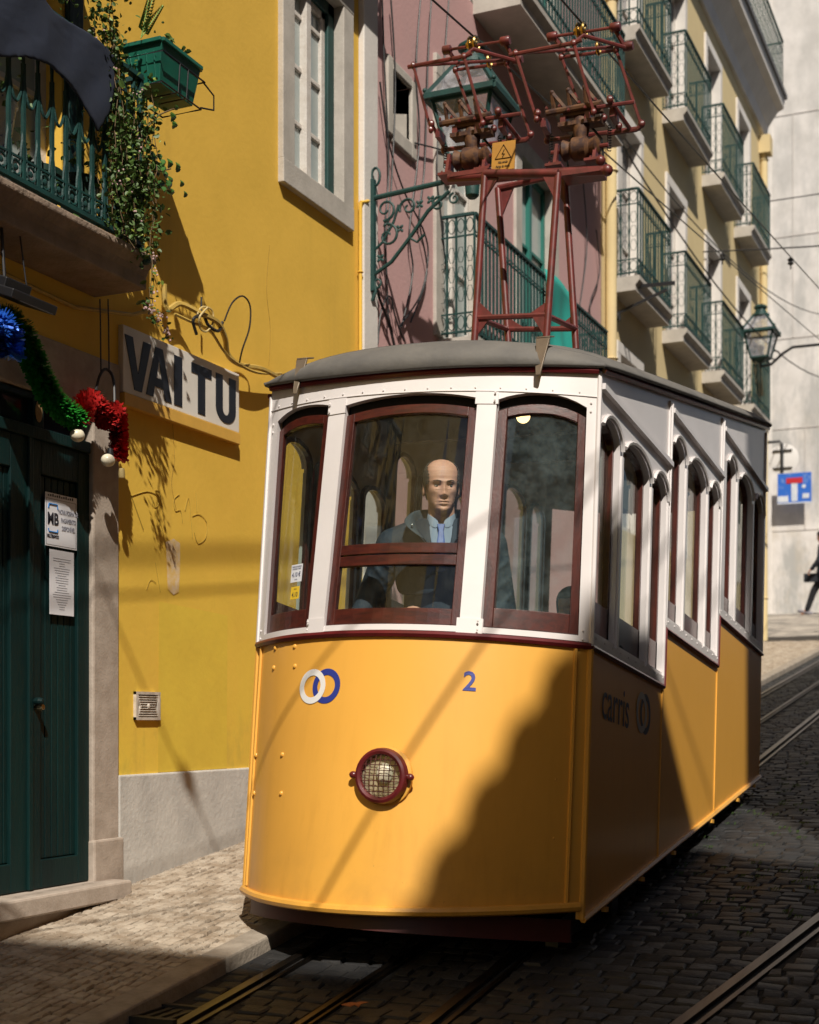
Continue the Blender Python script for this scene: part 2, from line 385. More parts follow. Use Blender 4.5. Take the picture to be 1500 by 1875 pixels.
# ---------------------------------------------------------------- balcony ironwork
def rail_panel(m,p0,p1,z0,z1,step=.085,r=.008,scroll=True,dense=False):
    """iron railing panel between two plan points, curled band top and bottom"""
    p0=Vector((p0[0],p0[1],0));p1=Vector((p1[0],p1[1],0)); L=(p1-p0).length; n=max(2,round(L/step)); d=(p1-p0)/n
    m.bar(p0+Vector((0,0,z1)),p1+Vector((0,0,z1)),.035,.022); m.bar(p0+Vector((0,0,z0+.05)),p1+Vector((0,0,z0+.05)),.022,.016)
    H=z1-z0
    for q in(.83,.2): m.bar(p0+Vector((0,0,z0+H*q)),p1+Vector((0,0,z0+H*q)),.014,.012)
    for i in range(n+1):
        q=p0+d*i; m.bar(q+Vector((0,0,z0+.02)),q+Vector((0,0,z1)),r*2,r*2)
    if scroll:
        ax=d.normalized()
        for i in range(n):
            c=p0+d*(i+.5)
            for zc in (z0+H*.915,z0+H*.125):
                pts=[c+ax*(math.cos(2*math.pi*k/8)*step*.40)+Vector((0,0,zc+math.sin(2*math.pi*k/8)*H*.06)) for k in range(8)]
                m.tube(pts,r*.6,4,closed=True)
            if dense:
                for zc in (z0+H*.36,z0+H*.52,z0+H*.68):
                    pts=[c+ax*(math.cos(2*math.pi*k/6)*step*.36)+Vector((0,0,zc+math.sin(2*math.pi*k/6)*H*.07)) for k in range(6)]
                    m.tube(pts,r*.45,4,closed=True)
def slab(x0,x1,y0,y1,zt,th):
    """stone balcony slab on the x0 wall, moulded edge"""
    m=MB(); pr=[(x0,zt),(x1,zt),(x1,zt-th*.3),(x1-.02,zt-th*.42),(x1-.05,zt-th*.62),(x1-.05,zt-th),(x0,zt-th)]
    m.ext([(a,y0,b) for a,b in pr],(0,y1-y0,0)); return m
def french_window(parent,x,y0,y1,z0,z1,frame,pane,cols=2,rows=3,fw=.055,name='window'):
    m=MB(); m.box(x,x+.05,y0,y0+fw,z0,z1);m.box(x,x+.05,y1-fw,y1,z0,z1);m.box(x,x+.05,y0,y1,z1-fw,z1);m.box(x,x+.05,y0,y1,z0,z0+fw*1.4)
    ym=(y0+y1)/2; m.box(x+.012,x+.065,ym-fw*.6,ym+fw*.6,z0+.02,z1-.02)
    for h in((y0+fw,ym-fw*.6),(ym+fw*.6,y1-fw)):
        for i in range(1,rows):
            z=z0+(z1-z0)*i/rows; m.box(x+.01,x+.045,h[0],h[1],z-.014,z+.014)
    f=build(name,frame,m,parent)
    build('pane',pane,MB().box(x+.012,x+.02,y0+.02,y1-.02,z0+.02,z1-.02),f)
    return f
def surround(parent,x,y0,y1,z0,z1,wd,mt,proud=.02,sill=True,name='stone_surround',lint=None):
    m=MB(); lint=lint or wd
    m.box(x-.28,x+proud,y0-wd,y0+.004,z0,z1); m.box(x-.28,x+proud,y1-.004,y1+wd,z0,z1); m.box(x-.28,x+proud+.003,y0-wd,y1+wd,z1-.004,z1+lint)
    if sill: m.box(x-.28,x+proud+.004,y0-wd,y1+wd,z0-wd,z0+.004)
    return build(name,mt,m,parent,bevel=.006)
WX=-4.64
# ---------------------------------------------------------------- yellow house
yb=thing('yellow_building','ochre yellow house with stone framed window, green door and grey plinth left of the tram','building',(WX,4,0))
m=MB(); wall_x(m,WX,-14,9.55,-2,16,[(4.1,6.30,.78,3.46),(8.47,9.24,5.51,6.96),(4.7,6.02,4.15,6.62),(2,3.4,1.2,3.3)],.25)
build('wall',YEL,m,yb)
m=MB(); m.box(WX-6,WX-.25,-14,9.545,-2,16.2); build('interior_block',DARK,m,yb)
m=MB(); 
m.ext([(WX-.02,6.50,G(6.5)-.2),(WX-.02,9.54,G(9.54)-.2),(WX-.02,9.54,1.46),(WX-.02,6.50,1.46)],(.04,0,0)); build('plinth',PLI,m,yb,bevel=.01)
m=MB(); m.box(WX-.24,WX+.016,6.27,6.505,G(6.3)-.1,3.425); m.box(WX-.12,WX+.030,6.262,6.53,G(6.3)-.1,1.12); m.box(WX-.3,WX+.035,3.96,4.2,-.2,3.425)
m.box(WX-.3,WX+.020,3.96,6.51,3.425,3.72)
build('stone_door_surround',STO,m,yb,bevel=.012)
m=MB(); m.box(WX-.3,WX+.16,3.9,6.42,.80,.90); build('doorstep',STO,m,yb,bevel=.012)
m=MB(); m.box(WX-.3,WX+.10,3.9,6.40,.3,.795); build('step_riser',STO,m,yb,bevel=.008)
# door, two leaves of boards, transom light
dx=WX-.045
d=MB(); d.box(dx-.03,dx,4.2,6.29,.90,3.45)
door=build('door',DOORG,d,yb)
m=MB(); 
for a,b,c,e in ((6.17,6.27,.905,3.19),(5.78,5.865,.905,3.19),(5.865,6.17,.905,1.05),(5.865,6.17,3.02,3.19),(5.63,5.76,.905,3.19),(4.25,5.63,.905,1.05),(4.25,5.63,3.02,3.19)):
    m.box(dx-.01,dx+.035,a,b,c,e)
m.box(dx-.01,dx+.055,4.21,6.257,3.19,3.25); m.box(dx-.01,dx+.05,5.79,5.87,3.25,3.415);m.box(dx-.01,dx+.045,4.21,6.257,3.385,3.418)
build('door_frame',DOORG,m,door,bevel=.005)
m=MB()
y=5.87
while y<6.16: m.box(dx-.01,dx+.016,y,y+.045,1.055,3.015); y+=.052
y=4.3
while y<5.6: m.box(dx-.01,dx+.016,y,y+.045,1.055,3.015); y+=.052
build('door_boards',DOORG,m,door,bevel=.003)
m=MB(); m.box(dx+.02,dx+.05,5.755,5.79,.905,3.19); m.lathe([(.018,0),(.02,.03),(.012,.05)],(dx+.05,5.80,1.86),10,'x'); build('handle',mat('worn_brass',(.35,.28,.16),.4,metal=.8),MB().lathe([(.012,0),(.02,.03),(.014,.05)],(dx+.035,5.82,1.83),10,'x'),door,True)
build('door_edge_strip',DOORG,m,door,bevel=.004)
build('transom_pane',DPANE,MB().box(dx+.004,dx+.008,4.25,5.79,3.255,3.385).box(dx+.004,dx+.008,5.87,6.25,3.255,3.385),door)
build('wood_patch',mat('bare_wood',(.40,.24,.10),.7,col2=(.25,.14,.06),nscale=20),MB().ball((dx+.05,5.83,3.33),(.006,.028,.055)),door)
# window
surround(yb,WX,8.48,9.23,5.52,6.95,.16,STO2,.04)
f=MB(); f.box(WX-.13,WX-.045,8.48,8.5,5.52,6.95)
f.box(WX-.13,WX-.04,9.13,9.228,5.522,6.948); f.box(WX-.13,WX-.04,8.482,9.228,6.86,6.948); f.box(WX-.13,WX-.04,8.482,9.13,5.522,5.55)
build('green_window_frame',GRN,f,yb,bevel=.006)
wz0,wz1=5.55,6.86
m=MB(); X0=WX-.11
m.box(X0,X0+.045,8.50,8.54,wz0,wz1); m.box(X0,X0+.045,9.07,9.128,wz0,wz1); m.box(X0,X0+.045,8.5,9.128,wz0,wz0+.06); m.box(X0,X0+.045,8.5,9.128,wz1-.05,wz1)
m.box(X0+.006,X0+.075,8.79,8.86,wz0+.005,wz1-.005)
for z in(5.92,6.31,6.68): m.box(X0+.008,X0+.038,8.54,9.07,z-.016,z+.016)
s=build('window_sash',WW,m,yb,bevel=.004)
build('pane',PANE,MB().box(X0+.012,X0+.02,8.52,9.1,wz0+.02,wz1-.02),s)
# upper balcony beyond the frame, whose shadow crosses the window head
m=slab(WX,WX+.42,7.6,9.4,7.80,.16); bu=build('balcony',STO2,m,yb)
m=MB(); rail_panel(m,(WX+.36,7.65),(WX+.36,9.35),7.8,8.75); rail_panel(m,(WX,9.35),(WX+.36,9.35),7.8,8.75); build('railing',GRN,m,bu)
# balcony over the door
by1=6.30; bx=WX+.40
m=MB(); pr=[(WX,4.20),(bx,4.20),(bx,4.165),(bx-.02,4.155),(bx-.05,4.13),(bx-.065,4.10),(bx-.065,4.035),(WX,4.035)]
m.ext([(a,3.0,b) for a,b in pr],(0,by1-3.0,0)); 
BAL=mat('balcony_stone',(.33,.24,.18),.85,col2=(.20,.15,.11),nscale=8,namt=.8,bump=.8,bscale=45)
bal=build('balcony',BAL,m,yb,bevel=.008)
rx=WX+.35
def lyre_rail(m,ya,yb_,z0,z1,x):
    step=.105; n=round((yb_-ya)/step); st=(yb_-ya)/n
    m.bar((x,ya,z0+.05),(x,yb_,z0+.05),.03,.022); m.bar((x,ya,z1),(x,yb_,z1),.04,.025); m.bar((x,ya,z0+.155),(x,yb_,z0+.155),.012,.010)
    for i in range(n+1):
        yy=ya+st*i; m.bar((x,yy,z0+.05),(x,yy,z0+.60),.017,.017)
        if i<n:
            yc=yy+st/2
            m.ring((x,yc,z0+.105),.034,.0065,'x',12,5)
            m.ball((x,yc,z0+.105),(.008,.016,.016),6,5)
            # pointed lyre loop above
            pts=smooth([(x,yc-st*.5,z0+.70),(x,yc-st*.46,z0+.55),(x,yc-st*.28,z0+.45),(x,yc,z0+.41),(x,yc+st*.28,z0+.45),(x,yc+st*.46,z0+.55),(x,yc+st*.5,z0+.70)],4)
            m.tube([(p[0],p[1],p[2]) for p in pts],.0075,5)
            m.tube(smooth([(x,yc-st*.5,z0+.62),(x,yc-st*.34,z0+.76),(x,yc-st*.1,z0+.86),(x,yc,z1)],3),.0075,5); m.tube(smooth([(x,yc+st*.5,z0+.62),(x,yc+st*.34,z0+.76),(x,yc+st*.1,z0+.86),(x,yc,z1)],3),.0075,5)
        m.tube([(x,yy,z0+.30),(x,yy-.018,z0+.2),(x,yy-.028,z0+.07)],.006,4); m.tube([(x,yy,z0+.30),(x,yy+.018,z0+.2),(x,yy+.028,z0+.07)],.006,4)
m=MB(); lyre_rail(m,3.1,6.22,4.20,5.12,rx)
for k2 in(3.1,5.0,6.22): 
    m.bar((rx,k2,4.13),(rx,k2,5.14),.026,.026); m.ball((rx+.035,k2,4.165),(.03,.03,.026),10,7)
for i in range(4): 
    xx=WX+.05+i*.085; m.bar((xx,6.22,4.25),(xx,6.22,5.12),.016,.016)
m.bar((WX,6.22,4.25),(rx,6.22,4.25),.03,.022); m.bar((WX,6.22,5.12),(rx,6.22,5.12),.04,.025)
build('railing',GRN,m,bal)
# french window behind the balcony
french_window(yb,WX-.15,4.7,6.02,4.2,6.6,WW,PANE,rows=3)
# dark green post beside the french window, seen through the railings
m=MB(); m.box(WX+.004,WX+.035,6.04,6.16,4.2,6.6); build('door_post',DOORG,m,yb,bevel=.005)
# quoin strip and pipe
m=MB(); m.box(WX-.1,WX+.045,9.555,9.80,0,16); build('quoin',WHT,m,yb,bevel=.01)
m=MB(); m.tube([(WX+.03,9.52,1.2),(WX+.03,9.52,5.62)],.014,8); m.tube([(WX+.03,9.52,5.62),(WX+.05,9.62,5.66)],.012,8)
for z in(2.4,3.6,4.5,5.1): m.ring((WX+.03,9.52,z),.018,.006,'z',10,4)
build('conduit',YEL,m,yb)
m=MB(); m.tube([(WX+.015,4.2,3.96),(WX+.02,5.4,3.95),(WX+.02,6.1,3.93),(WX+.03,6.6,4.02),(WX+.03,6.8,4.10)],.012,6); build('conduit',CABY,m,yb)
# worn poster remains and tag scrawl (flat marks on the wall)
m=MB()
m.add([(WX+.003,*p) for p in [(6.98,2.80),(7.06,2.83),(7.13,2.81),(7.13,2.66),(7.115,2.52),(7.06,2.50),(7.0,2.53),(6.99,2.66)]],[tuple(range(8))])
build('paper_remains',mat('torn_paper',(.72,.58,.42),.9,col2=(.72,.46,.1),nscale=18,namt=.9),m,yb)
m=MB()
def scr(pts,r=.0025): m.tube(smooth([(WX+.003,a,b) for a,b in pts],4),r*.7,4)
def px2(l): return [(q[1],q[2]) for q in l]
scr(px2([(-4.640,6.637,3.019),(-4.640,6.754,2.844)]),.004); scr(px2([(-4.640,6.637,3.019),(-4.640,6.786,3.066),(-4.640,6.879,3.064)]),.003)
scr(px2([(-4.640,6.918,3.085),(-4.640,6.946,2.979),(-4.640,6.980,2.872)])); scr(px2([(-4.640,6.840,3.049),(-4.640,6.846,2.996),(-4.640,6.890,2.993),(-4.640,6.912,3.047),(-4.640,6.873,3.085),(-4.640,6.918,3.085)]))
scr(px2([(-4.640,6.868,2.968),(-4.640,6.907,2.876),(-4.640,6.918,2.959)])); scr(px2([(-4.640,7.123,3.099),(-4.640,7.065,3.059),(-4.640,7.077,2.996),(-4.640,7.135,3.004),(-4.640,7.158,2.933)]))
scr(px2([(-4.640,7.182,3.011),(-4.640,7.224,3.091),(-4.640,7.253,2.938),(-4.640,7.265,2.858)])); scr(px2([(-4.640,7.302,3.142),(-4.640,7.314,3.019)]))
scr(px2([(-4.640,7.265,2.989),(-4.640,7.344,3.009),(-4.640,7.425,2.967),(-4.640,7.412,2.875),(-4.640,7.326,2.832),(-4.640,7.284,2.893)])); scr(px2([(-4.640,6.786,2.506),(-4.640,6.824,2.566),(-4.640,6.879,2.552)]),.002); scr(px2([(-4.640,6.873,2.671),(-4.640,6.923,2.502)]),.002)
build('graffiti',mat('marker_ink',(.40,.28,.04),.8),m,yb)

m=MB(); m.add([(WX+.0025,*p) for p in [(6.90,1.463),(7.66,1.463),(7.67,2.42),(6.91,2.45)]],[(0,1,2,3)])
build('repainted_patch',mat('repaint_ochre',(.68,.475,.05),.85,col2=(.74,.53,.055),nscale=3.5,namt=1.,bump=.13,bscale=28),m,yb)
m=MB()
for pts in ([(7.05,3.5),(7.07,3.3),(7.04,3.15),(7.09,3.0)],[(8.2,4.9),(8.16,4.6),(8.21,4.35),(8.19,4.1)],[(7.3,1.46),(7.33,1.3),(7.29,1.15),(7.34,1.02)]):
    m=MB(); scr(pts,.0016); build('crack',mat('crack_shadow',(.28,.17,.03),.9),m,yb)
# wall vent
m=MB(); vy0,vy1,vz0,vz1=6.66,6.90,1.765,1.925; x0=WX
m.box(x0,x0+.02,vy0,vy0+.022,vz0,vz1);m.box(x0,x0+.02,vy1-.022,vy1,vz0,vz1);m.box(x0,x0+.021,vy0,vy1,vz0,vz0+.016);m.box(x0,x0+.021,vy0,vy1,vz1-.016,vz1)
for i in range(9):
    z=vz0+.022+i*.0135; t=abs(i-4)/4.; yy=.022+(1-t)*.028
    m.obox((x0+.012,(vy0+vy1)/2,z+.004),(.008,(vy1-vy0)/2-yy,.0028),(0,.5,0))
m.ball((x0+.02,(vy0+vy1)/2,(vz0+vz1)/2),(.008,.012,.016),8,6)
for sy in(-1,1):
    ym=(vy0+vy1)/2; m.bar((x0+.012,ym+sy*.098,vz1-.016),(x0+.012,ym+sy*.07,(vz0+vz1)/2),.008,.01); m.bar((x0+.012,ym+sy*.07,(vz0+vz1)/2),(x0+.012,ym+sy*.098,vz0+.016),.008,.01)
v=thing('air_vent','square white louvred air vent low on the yellow wall','vent',(x0,6.78,vz0))
build('grille',mat('vent_plastic',(.62,.56,.50),.6,col2=(.35,.30,.22),nscale=25,namt=.6),m,v)
build('back',DARK,MB().box(x0+.001,x0+.003,vy0+.01,vy1-.01,vz0+.01,vz1-.01),v)
# shop sign
sg=thing('shop_sign','long white board lettered VAI TU in black on the yellow wall','sign',(WX+.03,7.1,3.49))
m=MB(); m.box(WX+.0,WX+.035,6.515,7.755,3.575,3.945); build('board',mat('sign_white',(.76,.72,.66),.45,col2=(.62,.56,.48),nscale=4,namt=.5),m,sg,bevel=.003)
m=MB(); m.box(WX,WX+.045,6.515,7.755,3.50,3.572); build('lower_strip',mat('sign_strip',(.70,.40,.07),.6,col2=(.55,.32,.06),nscale=10),m,sg,bevel=.004)
m=MB()
LET=mat('sign_black',(.010,.012,.018),.4)
def poly(yc0,w_,pts): m.ext([(WX+.0355,yc0+u*w_,3.605+v_*.29) for u,v_ in pts],(.003,0,0))
poly(6.525,.255,[(0,1),(.30,1),(.5,.32),(.70,1),(1,1),(.64,0),(.36,0)])
poly(6.73,.26,[(0,0),(.27,0),(.33,.22),(.33,.38),(.40,.40),(.5,.78),(.5,1),(.36,1)]); poly(6.73,.26,[(1,0),(.73,0),(.67,.22),(.33,.22),(.33,.40),(.60,.40),(.5,.78),(.5,1),(.64,1)])
poly(7.015,.085,[(0,0),(1,0),(1,1),(0,1)])
poly(7.20,.225,[(.32,0),(.68,0),(.68,.80),(1,.80),(1,1),(0,1),(0,.80),(.32,.80)])
U=[(0,1),(.34,1),(.34,.30)]+[(.5-.16*math.cos(a),.30-.13*math.sin(a)) for a in [math.pi*i/8 for i in range(1,8)]]+[(.66,.30),(.66,1),(1,1),(1,.30)]+[(.5+.5*math.cos(a),.30-.30*math.sin(a)) for a in [math.pi*i/12 for i in range(1,12)]]+[(0,.30)]
poly(7.475,.235,U)
build('lettering',LET,m,sg)
# two paper notices on the door
px=dx+.037
nt1=thing('paper_notice','white paper on the green door with a blue framed MB mark and grey writing','notice',(px,6.03,2.70))
y0,y1,z0,z1=5.895,6.155,2.66,2.935
PAP=mat('white_paper',(.70,.70,.74),.6); build('sheet',PAP,MB().box(px,px+.002,y0,y1,z0,z1),nt1)
def on_door(mb,yc,zc,x=px+.0035): return mapped(mb,lambda a,b,c:(x+c,yc+a,zc+b))
BLU=mat('blue_ink',(.02,.16,.45),.5); INK=mat('black_ink',(.02,.02,.03),.6); GRI=mat('grey_ink',(.22,.22,.26),.6)
m=on_door(text_mb('MB',.085,.8,.002),5.955,2.80); m2=on_door(text_mb('MULTIBANCO',.024,.62,.0004),5.955,2.712)
build('lettering',INK,m,nt1); build('lettering',INK,m2,nt1)
m=MB()
for i,t in enumerate(('NOVA FORMA DE','PAGAMENTO','DISPONÍVEL')):
    q=on_door(text_mb(t,.034,.60),6.082,2.845-i*.042); m.add(q.v,q.f)
build('small_lettering',GRI,m,nt1)
m=MB(); m.tube([(px+.003,5.918,2.855),(px+.003,5.922,2.878),(px+.003,5.99,2.878),(px+.003,5.994,2.855)],.004,5); build('logo_frame',BLU,m,nt1); m=MB(); m.tube([(px+.003,5.918,2.75),(px+.003,5.922,2.735),(px+.003,5.99,2.735),(px+.003,5.994,2.75)],.004,5); build('logo_frame',BLU,m,nt1)
m=MB(); m.tube([(px+.002,y0+.008,z0+.008),(px+.002,y1-.008,z0+.008),(px+.002,y1-.008,z1-.03),(px+.002,y0+.008,z1-.03)],.0012,4,closed=True)
for i in range(12): m.box(px+.0015,px+.003,y0+.02+i*.018,y0+.03+i*.018,z1-.018,z1-.010+.003*(i%3))
build('border_print',INK,m,nt1)
nt2=thing('paper_notice','narrow white typed sheet below the other notice on the green door','notice',(px,6.03,2.3))
build('sheet',PAP,MB().box(px,px+.002,5.93,6.13,2.31,2.645),nt2)
m=MB(); r2=random.Random(2)
for i in range(22):
    z=2.60-i*.0125; hw=r2.uniform(.02,.075); m.box(px+.002,px+.0028,6.03-hw,6.03+hw,z,z+.0028)
build('printed_lines',GRI,m,nt2)

# ---------------------------------------------------------------- pink house
pb=thing('pink_building','dusty pink house with iron balconies and hanging cables behind the yellow house','building',(WX,13,0))
m=MB(); wall_x(m,WX,9.80,15.99,0,18,[(10.12,10.48,6.42,6.86),(11.15,12.0,5.0,7.2),(13.15,14.15,5.0,7.3),(11.2,12.1,8.2,10.4),(13.2,14.2,8.2,10.4)],.3)
build('wall',PINK,m,pb); build('interior_block',DARK,MB().box(WX-6,WX-.3,9.81,15.98,0,18.1),pb)
m=MB(); m.add([],[]) ; m.box(WX-.2,WX+.03,10.02,10.12,6.34,6.95);m.box(WX-.2,WX+.03,10.48,10.58,6.30,6.93);m.box(WX-.2,WX+.033,10.12,10.48,6.86,6.94);m.box(WX-.2,WX+.033,10.12,10.48,6.30,6.42)
m.add([(WX-.15,10.12,6.42),(WX-.02,10.48,6.42),(WX-.02,10.48,6.66),(WX-.15,10.12,6.55)],[(0,1,2,3)])
build('small_opening_surround',STO2,m,pb,bevel=.01)
for y0,y1,z0,z1 in((11.15,12.0,5.0,7.2),(13.15,14.15,5.0,7.3),(11.2,12.1,8.2,10.4),(13.2,14.2,8.2,10.4)):
    surround(pb,WX,y0,y1,z0,z1,.17,STO2,.03,False); french_window(pb,WX-.12,y0,y1,z0,z1,WW if y0<13 else mat('green_joinery',(.02,.16,.13),.5),PANE,rows=3)
def iron_balcony(parent,y0,y1,zt,pr=.36,th=.17,h=1.03,st=STO2,dense=False,step=.09):
    b=build('balcony',st,slab(WX,WX+pr,y0,y1,zt,th),parent)
    m=MB(); xr=WX+pr-.03; rail_panel(m,(xr,y0+.03),(xr,y1-.03),zt,zt+h,step,r=.0085,dense=False); rail_panel(m,(WX,y0+.03),(xr,y0+.03),zt,zt+h,step*.9,r=.008,dense=True); rail_panel(m,(WX,y1-.03),(xr,y1-.03),zt,zt+h,step*.9)
    r=build('railing',GRN,m,b); return b
iron_balcony(pb,11.06,15.1,4.98,.36)
iron_balcony(pb,11.9,15.3,8.28,.5)
# ---------------------------------------------------------------- cream house
cb=thing('cream_building','cream house with two rows of green iron balconies, white windows and a cornice','building',(WX,21,0))
holes=[]
for kx in range(4):
    yy=16.75+2.48*kx
    for z in(10.0,7.0,4.1): holes.append((yy,yy+.95,z,z+2.1))
for kx in range(4): holes.append((17.2+2.48*kx-.1,18.0+2.48*kx-.1,12.9,12.95))
holes=holes[:12]
m=MB(); wall_x(m,WX,16.0,26.62,1,12.75,holes,.3); build('wall',CRE,m,cb); build('interior_block',DARK,MB().box(WX-8,WX-.3,16.0,26.6,1,12.74),cb)
m=MB(); m.add([(WX,26.62,1),(WX-8,26.62,1),(WX-8,26.62,12.75),(WX,26.62,12.75)],[(0,1,2,3)]); build('end_wall',CRE,m,cb)
for (a,b,c,e) in holes:
    surround(cb,WX,a,b,c,e,.14,WHT,.03,False); french_window(cb,WX-.16,a,b,c,e,WW,mat('dim_pane',(.16,.17,.18),.1,col2=(.4,.38,.38),nscale=1.5,namt=.7),rows=3,fw=.07)
for kx in range(4):
    for zt in (10.0,7.03):
        iron_balcony(cb,16.44+2.48*kx,18.12+2.48*kx,zt,.34,.17,1.04,STO2,True,.125)
m=MB(); pr=[(WX,12.55),(WX+.05,12.55),(WX+.08,12.75),(WX+.18,12.9),(WX+.25,13.0),(WX+.36,13.05),(WX+.38,13.22),(WX,13.25)]
m.ext([(a,15.9,b) for a,b in pr],(0,10.85,0)); build('cornice',WHT,m,cb)
build('gutter',mat('lead_gutter',(.10,.10,.11),.6),MB().box(WX+.25,WX+.42,15.9,26.78,13.22,13.30),cb)
m=MB(); rail_panel(m,(WX+.3,20.5),(WX+.3,27.0),13.3,14.4,.16,r=.006,dense=True); rail_panel(m,(WX-1,27.0),(WX+.3,27.0),13.3,14.4,.16,r=.006,dense=True); build('roof_railing',GRN,m,cb)
build('roof_parapet',CRE,MB().box(WX-8,WX-.6,15.9,27,13.2,16.0),cb)
for yy in (16.18,26.35):
    m=MB(); m.tube([(WX+.07,yy,2),(WX+.07,yy,12.3)],.065,12)
    for z in (4,6,8.2,10.2,12.0): m.ring((WX+.07,yy,z),.07,.014,'z',14,5)
    if yy>20: m.box(WX+.0,WX+.2,yy-.14,yy+.14,12.1,12.42)
    build('drainpipe',CRE,m,cb,True)
# ---------------------------------------------------------------- house closing the street
fb=thing('far_building','weathered white plastered house closing the top of the street','building',(-8,37,4))
build('wall',FAR,MB().box(-20,3,37.0,44,3,24),fb)
build('pilaster',WHT,MB().box(-7.2,-6.22,36.94,37.0,3.5,24),fb,bevel=.02)
m=MB()
for z in(6.6,9.2,11.5,14.1,17.2): m.box(-6.2,3,36.985,37.0,z,z+.02)
for x,z0,z1 in((-5.4,6.6,9.2),(-4.9,9.2,11.5),(-5.7,11.5,17.2),(-5.0,3.8,6.6)): m.box(x,x+.02,36.985,37,z0,z1)
build('render_joints',mat('joint_grey',(.55,.51,.48),.9),m,fb)
build('plinth',mat('far_plinth',(.30,.28,.26),.9),MB().box(-20,3,36.96,36.995,3.8,4.36),fb)
# ---------------------------------------------------------------- houses on the right (out of frame, they throw the shade)
def right_house(name,label,mt,y0,y1,x0,ztop,ridge,floors,end=None):
    h=thing(name,label,'building',(x0,(y0+y1)/2,0))
    hs=[]
    n=int((y1-y0)/2.3)
    for i in range(n):
        yc=y0+(i+.5)*(y1-y0)/n
        for z in floors: hs.append((yc-.45,yc+.45,G(yc)+z,G(yc)+z+1.9))
    m=MB()
    for a in hs: pass
    wall_x(m,x0,y0,y1,-3,ztop,hs,.25); m.add([(x0,y0,-3),(x0+6,y0,-3),(x0+6,y0,ztop),(x0,y0,ztop)],[(0,1,2,3)]); m.add([(x0,y1,-3),(x0+6,y1,-3),(x0+6,y1,ztop),(x0,y1,ztop)],[(0,1,2,3)])
    build('wall',mt,m,h); build('interior_block',DARK,MB().box(x0+.26,x0+5.9,y0+.05,y1-.05,-3,ztop-.05),h)
    m=MB(); m.ext([(x0,y0,ztop),(x0+ridge[0],y0,ridge[1]),(x0+6,y0,ztop)],(0,y1-y0,0)); build('roof',mat('clay_tiles',(.40,.16,.09),.8,col2=(.25,.1,.06),nscale=5),m,h)
    m=MB()
    for a in hs: m.box(x0+.1,x0+.16,a[0],a[0]+.06,a[2],a[3]);m.box(x0+.1,x0+.16,a[1]-.06,a[1],a[2],a[3]);m.box(x0+.1,x0+.16,a[0],a[1],a[3]-.06,a[3]);m.box(x0+.1,x0+.165,(a[0]+a[1])/2-.03,(a[0]+a[1])/2+.03,a[2],a[3])
    f=build('window_frames',WW,m,h); m=MB()
    for a in hs: m.box(x0+.12,x0+.13,a[0]+.02,a[1]-.02,a[2],a[3])
    build('panes',DPANE,m,f)
    return h
WR=mat('dark_render',(.17,.155,.14),.9,col2=(.14,.13,.12),nscale=1.5); OR=mat('buff_render',(.17,.13,.09),.9,col2=(.45,.35,.25),nscale=1.5)  # unseen facades, wall colours darkened to cut bounce light on the tram side
right_house('townhouse','tall buff townhouse behind the camera on the right side of the street',OR,-16,-6.95,3.,16.7,(5.5,16.72),(.9,4.0,7.1,10.2,13.3))
h=right_house('townhouse','lower dark townhouse with a parapet gable opposite the yellow house',WR,-6.94,-1.28,3.,12.35,(2.2,13.2),(.9,4.0,7.1))
m=MB(); m.ext([(2.98,-1.45,-1),(2.98,-1.45,12.86),(4.1,-1.45,13.38),(4.7,-1.45,12.9),(9,-1.45,12.6),(9,-1.45,-1)],(0,.2,0)); build('parapet_gable',WR,m,h)
m=MB(); y=-6.9
while y<-1.5: m.box(3.0,3.12,y,y+.17,12.33,12.425); y+=.34
build('eaves_tiles',mat('clay_tiles',(.4,.16,.09)),m,h)
right_house('townhouse','grey townhouse past the side alley on the right of the street',WR,2.05,20,3.,15,(2.5,15.6),(.9,4.0,7.1,10.2))

# ---------------------------------------------------------------- tram
TO=Vector((-2.71,6.028,.884)); TILT=-R(6.4)
TY=mat('tram_yellow',(.77,.395,.068),.38,col2=(.71,.36,.058),nscale=1.2,namt=.6,coat=.2,spec=.4,bump=.05,bscale=6)
stain(TY,(.50,.24,.035),-.3,1.4,5,(.52,.75),(2.5,2.5,.35),.45)
stain(TY,(.26,.15,.05),-.35,.38,3.5,(.42,.7),(1,1,1),.6)
stain(TY,(.20,.09,.03),-.25,.55,38,(.66,.72),(1,1,1),.8)
TWH=mat('tram_white',(.76,.72,.72),.35,col2=(.66,.62,.61),nscale=3,namt=.5,coat=.3,bump=.03,bscale=9)
TMR=mat('tram_maroon',(.13,.012,.014),.35,col2=(.08,.01,.012),nscale=9,namt=.7,coat=.3)
WOOD=mat('varnished_wood',(.072,.013,.008),.36,col2=(.035,.008,.006),nscale=6,namt=.9,coat=.4,stretch=(9,9,1.1),bump=.12,bscale=40,contrast=(.42,.62))
WOODH=mat('varnished_wood_level',(.072,.013,.008),.36,col2=(.035,.008,.006),nscale=6,namt=.9,coat=.4,stretch=(1.1,9,9),bump=.12,bscale=40,contrast=(.42,.62))
ROOF=mat('roof_canvas',(.105,.10,.095),.75,col2=(.16,.15,.135),nscale=4,namt=.8,bump=.25,bscale=30,stretch=(1,1,1))
GLS=glass('tram_glass',tint=(.93,.96,.945),dust=.008,dscale=14); GLD=glass('dusty_glass',dust=.035,dcol=(.40,.50,.52),dscale=9)
GSD=glass('side_glass',tint=(.93,.96,.95),dust=.012)
INT=mat('cabin_lining',(.42,.36,.26),.5,col2=(.32,.26,.18),nscale=3,namt=.6)
INTW=mat('cabin_wood',(.09,.03,.015),.5)
tram=bpy.data.objects.new('tram',None); C.objects.link(tram); tram.location=TO; tram.rotation_euler=(TILT,0,0)
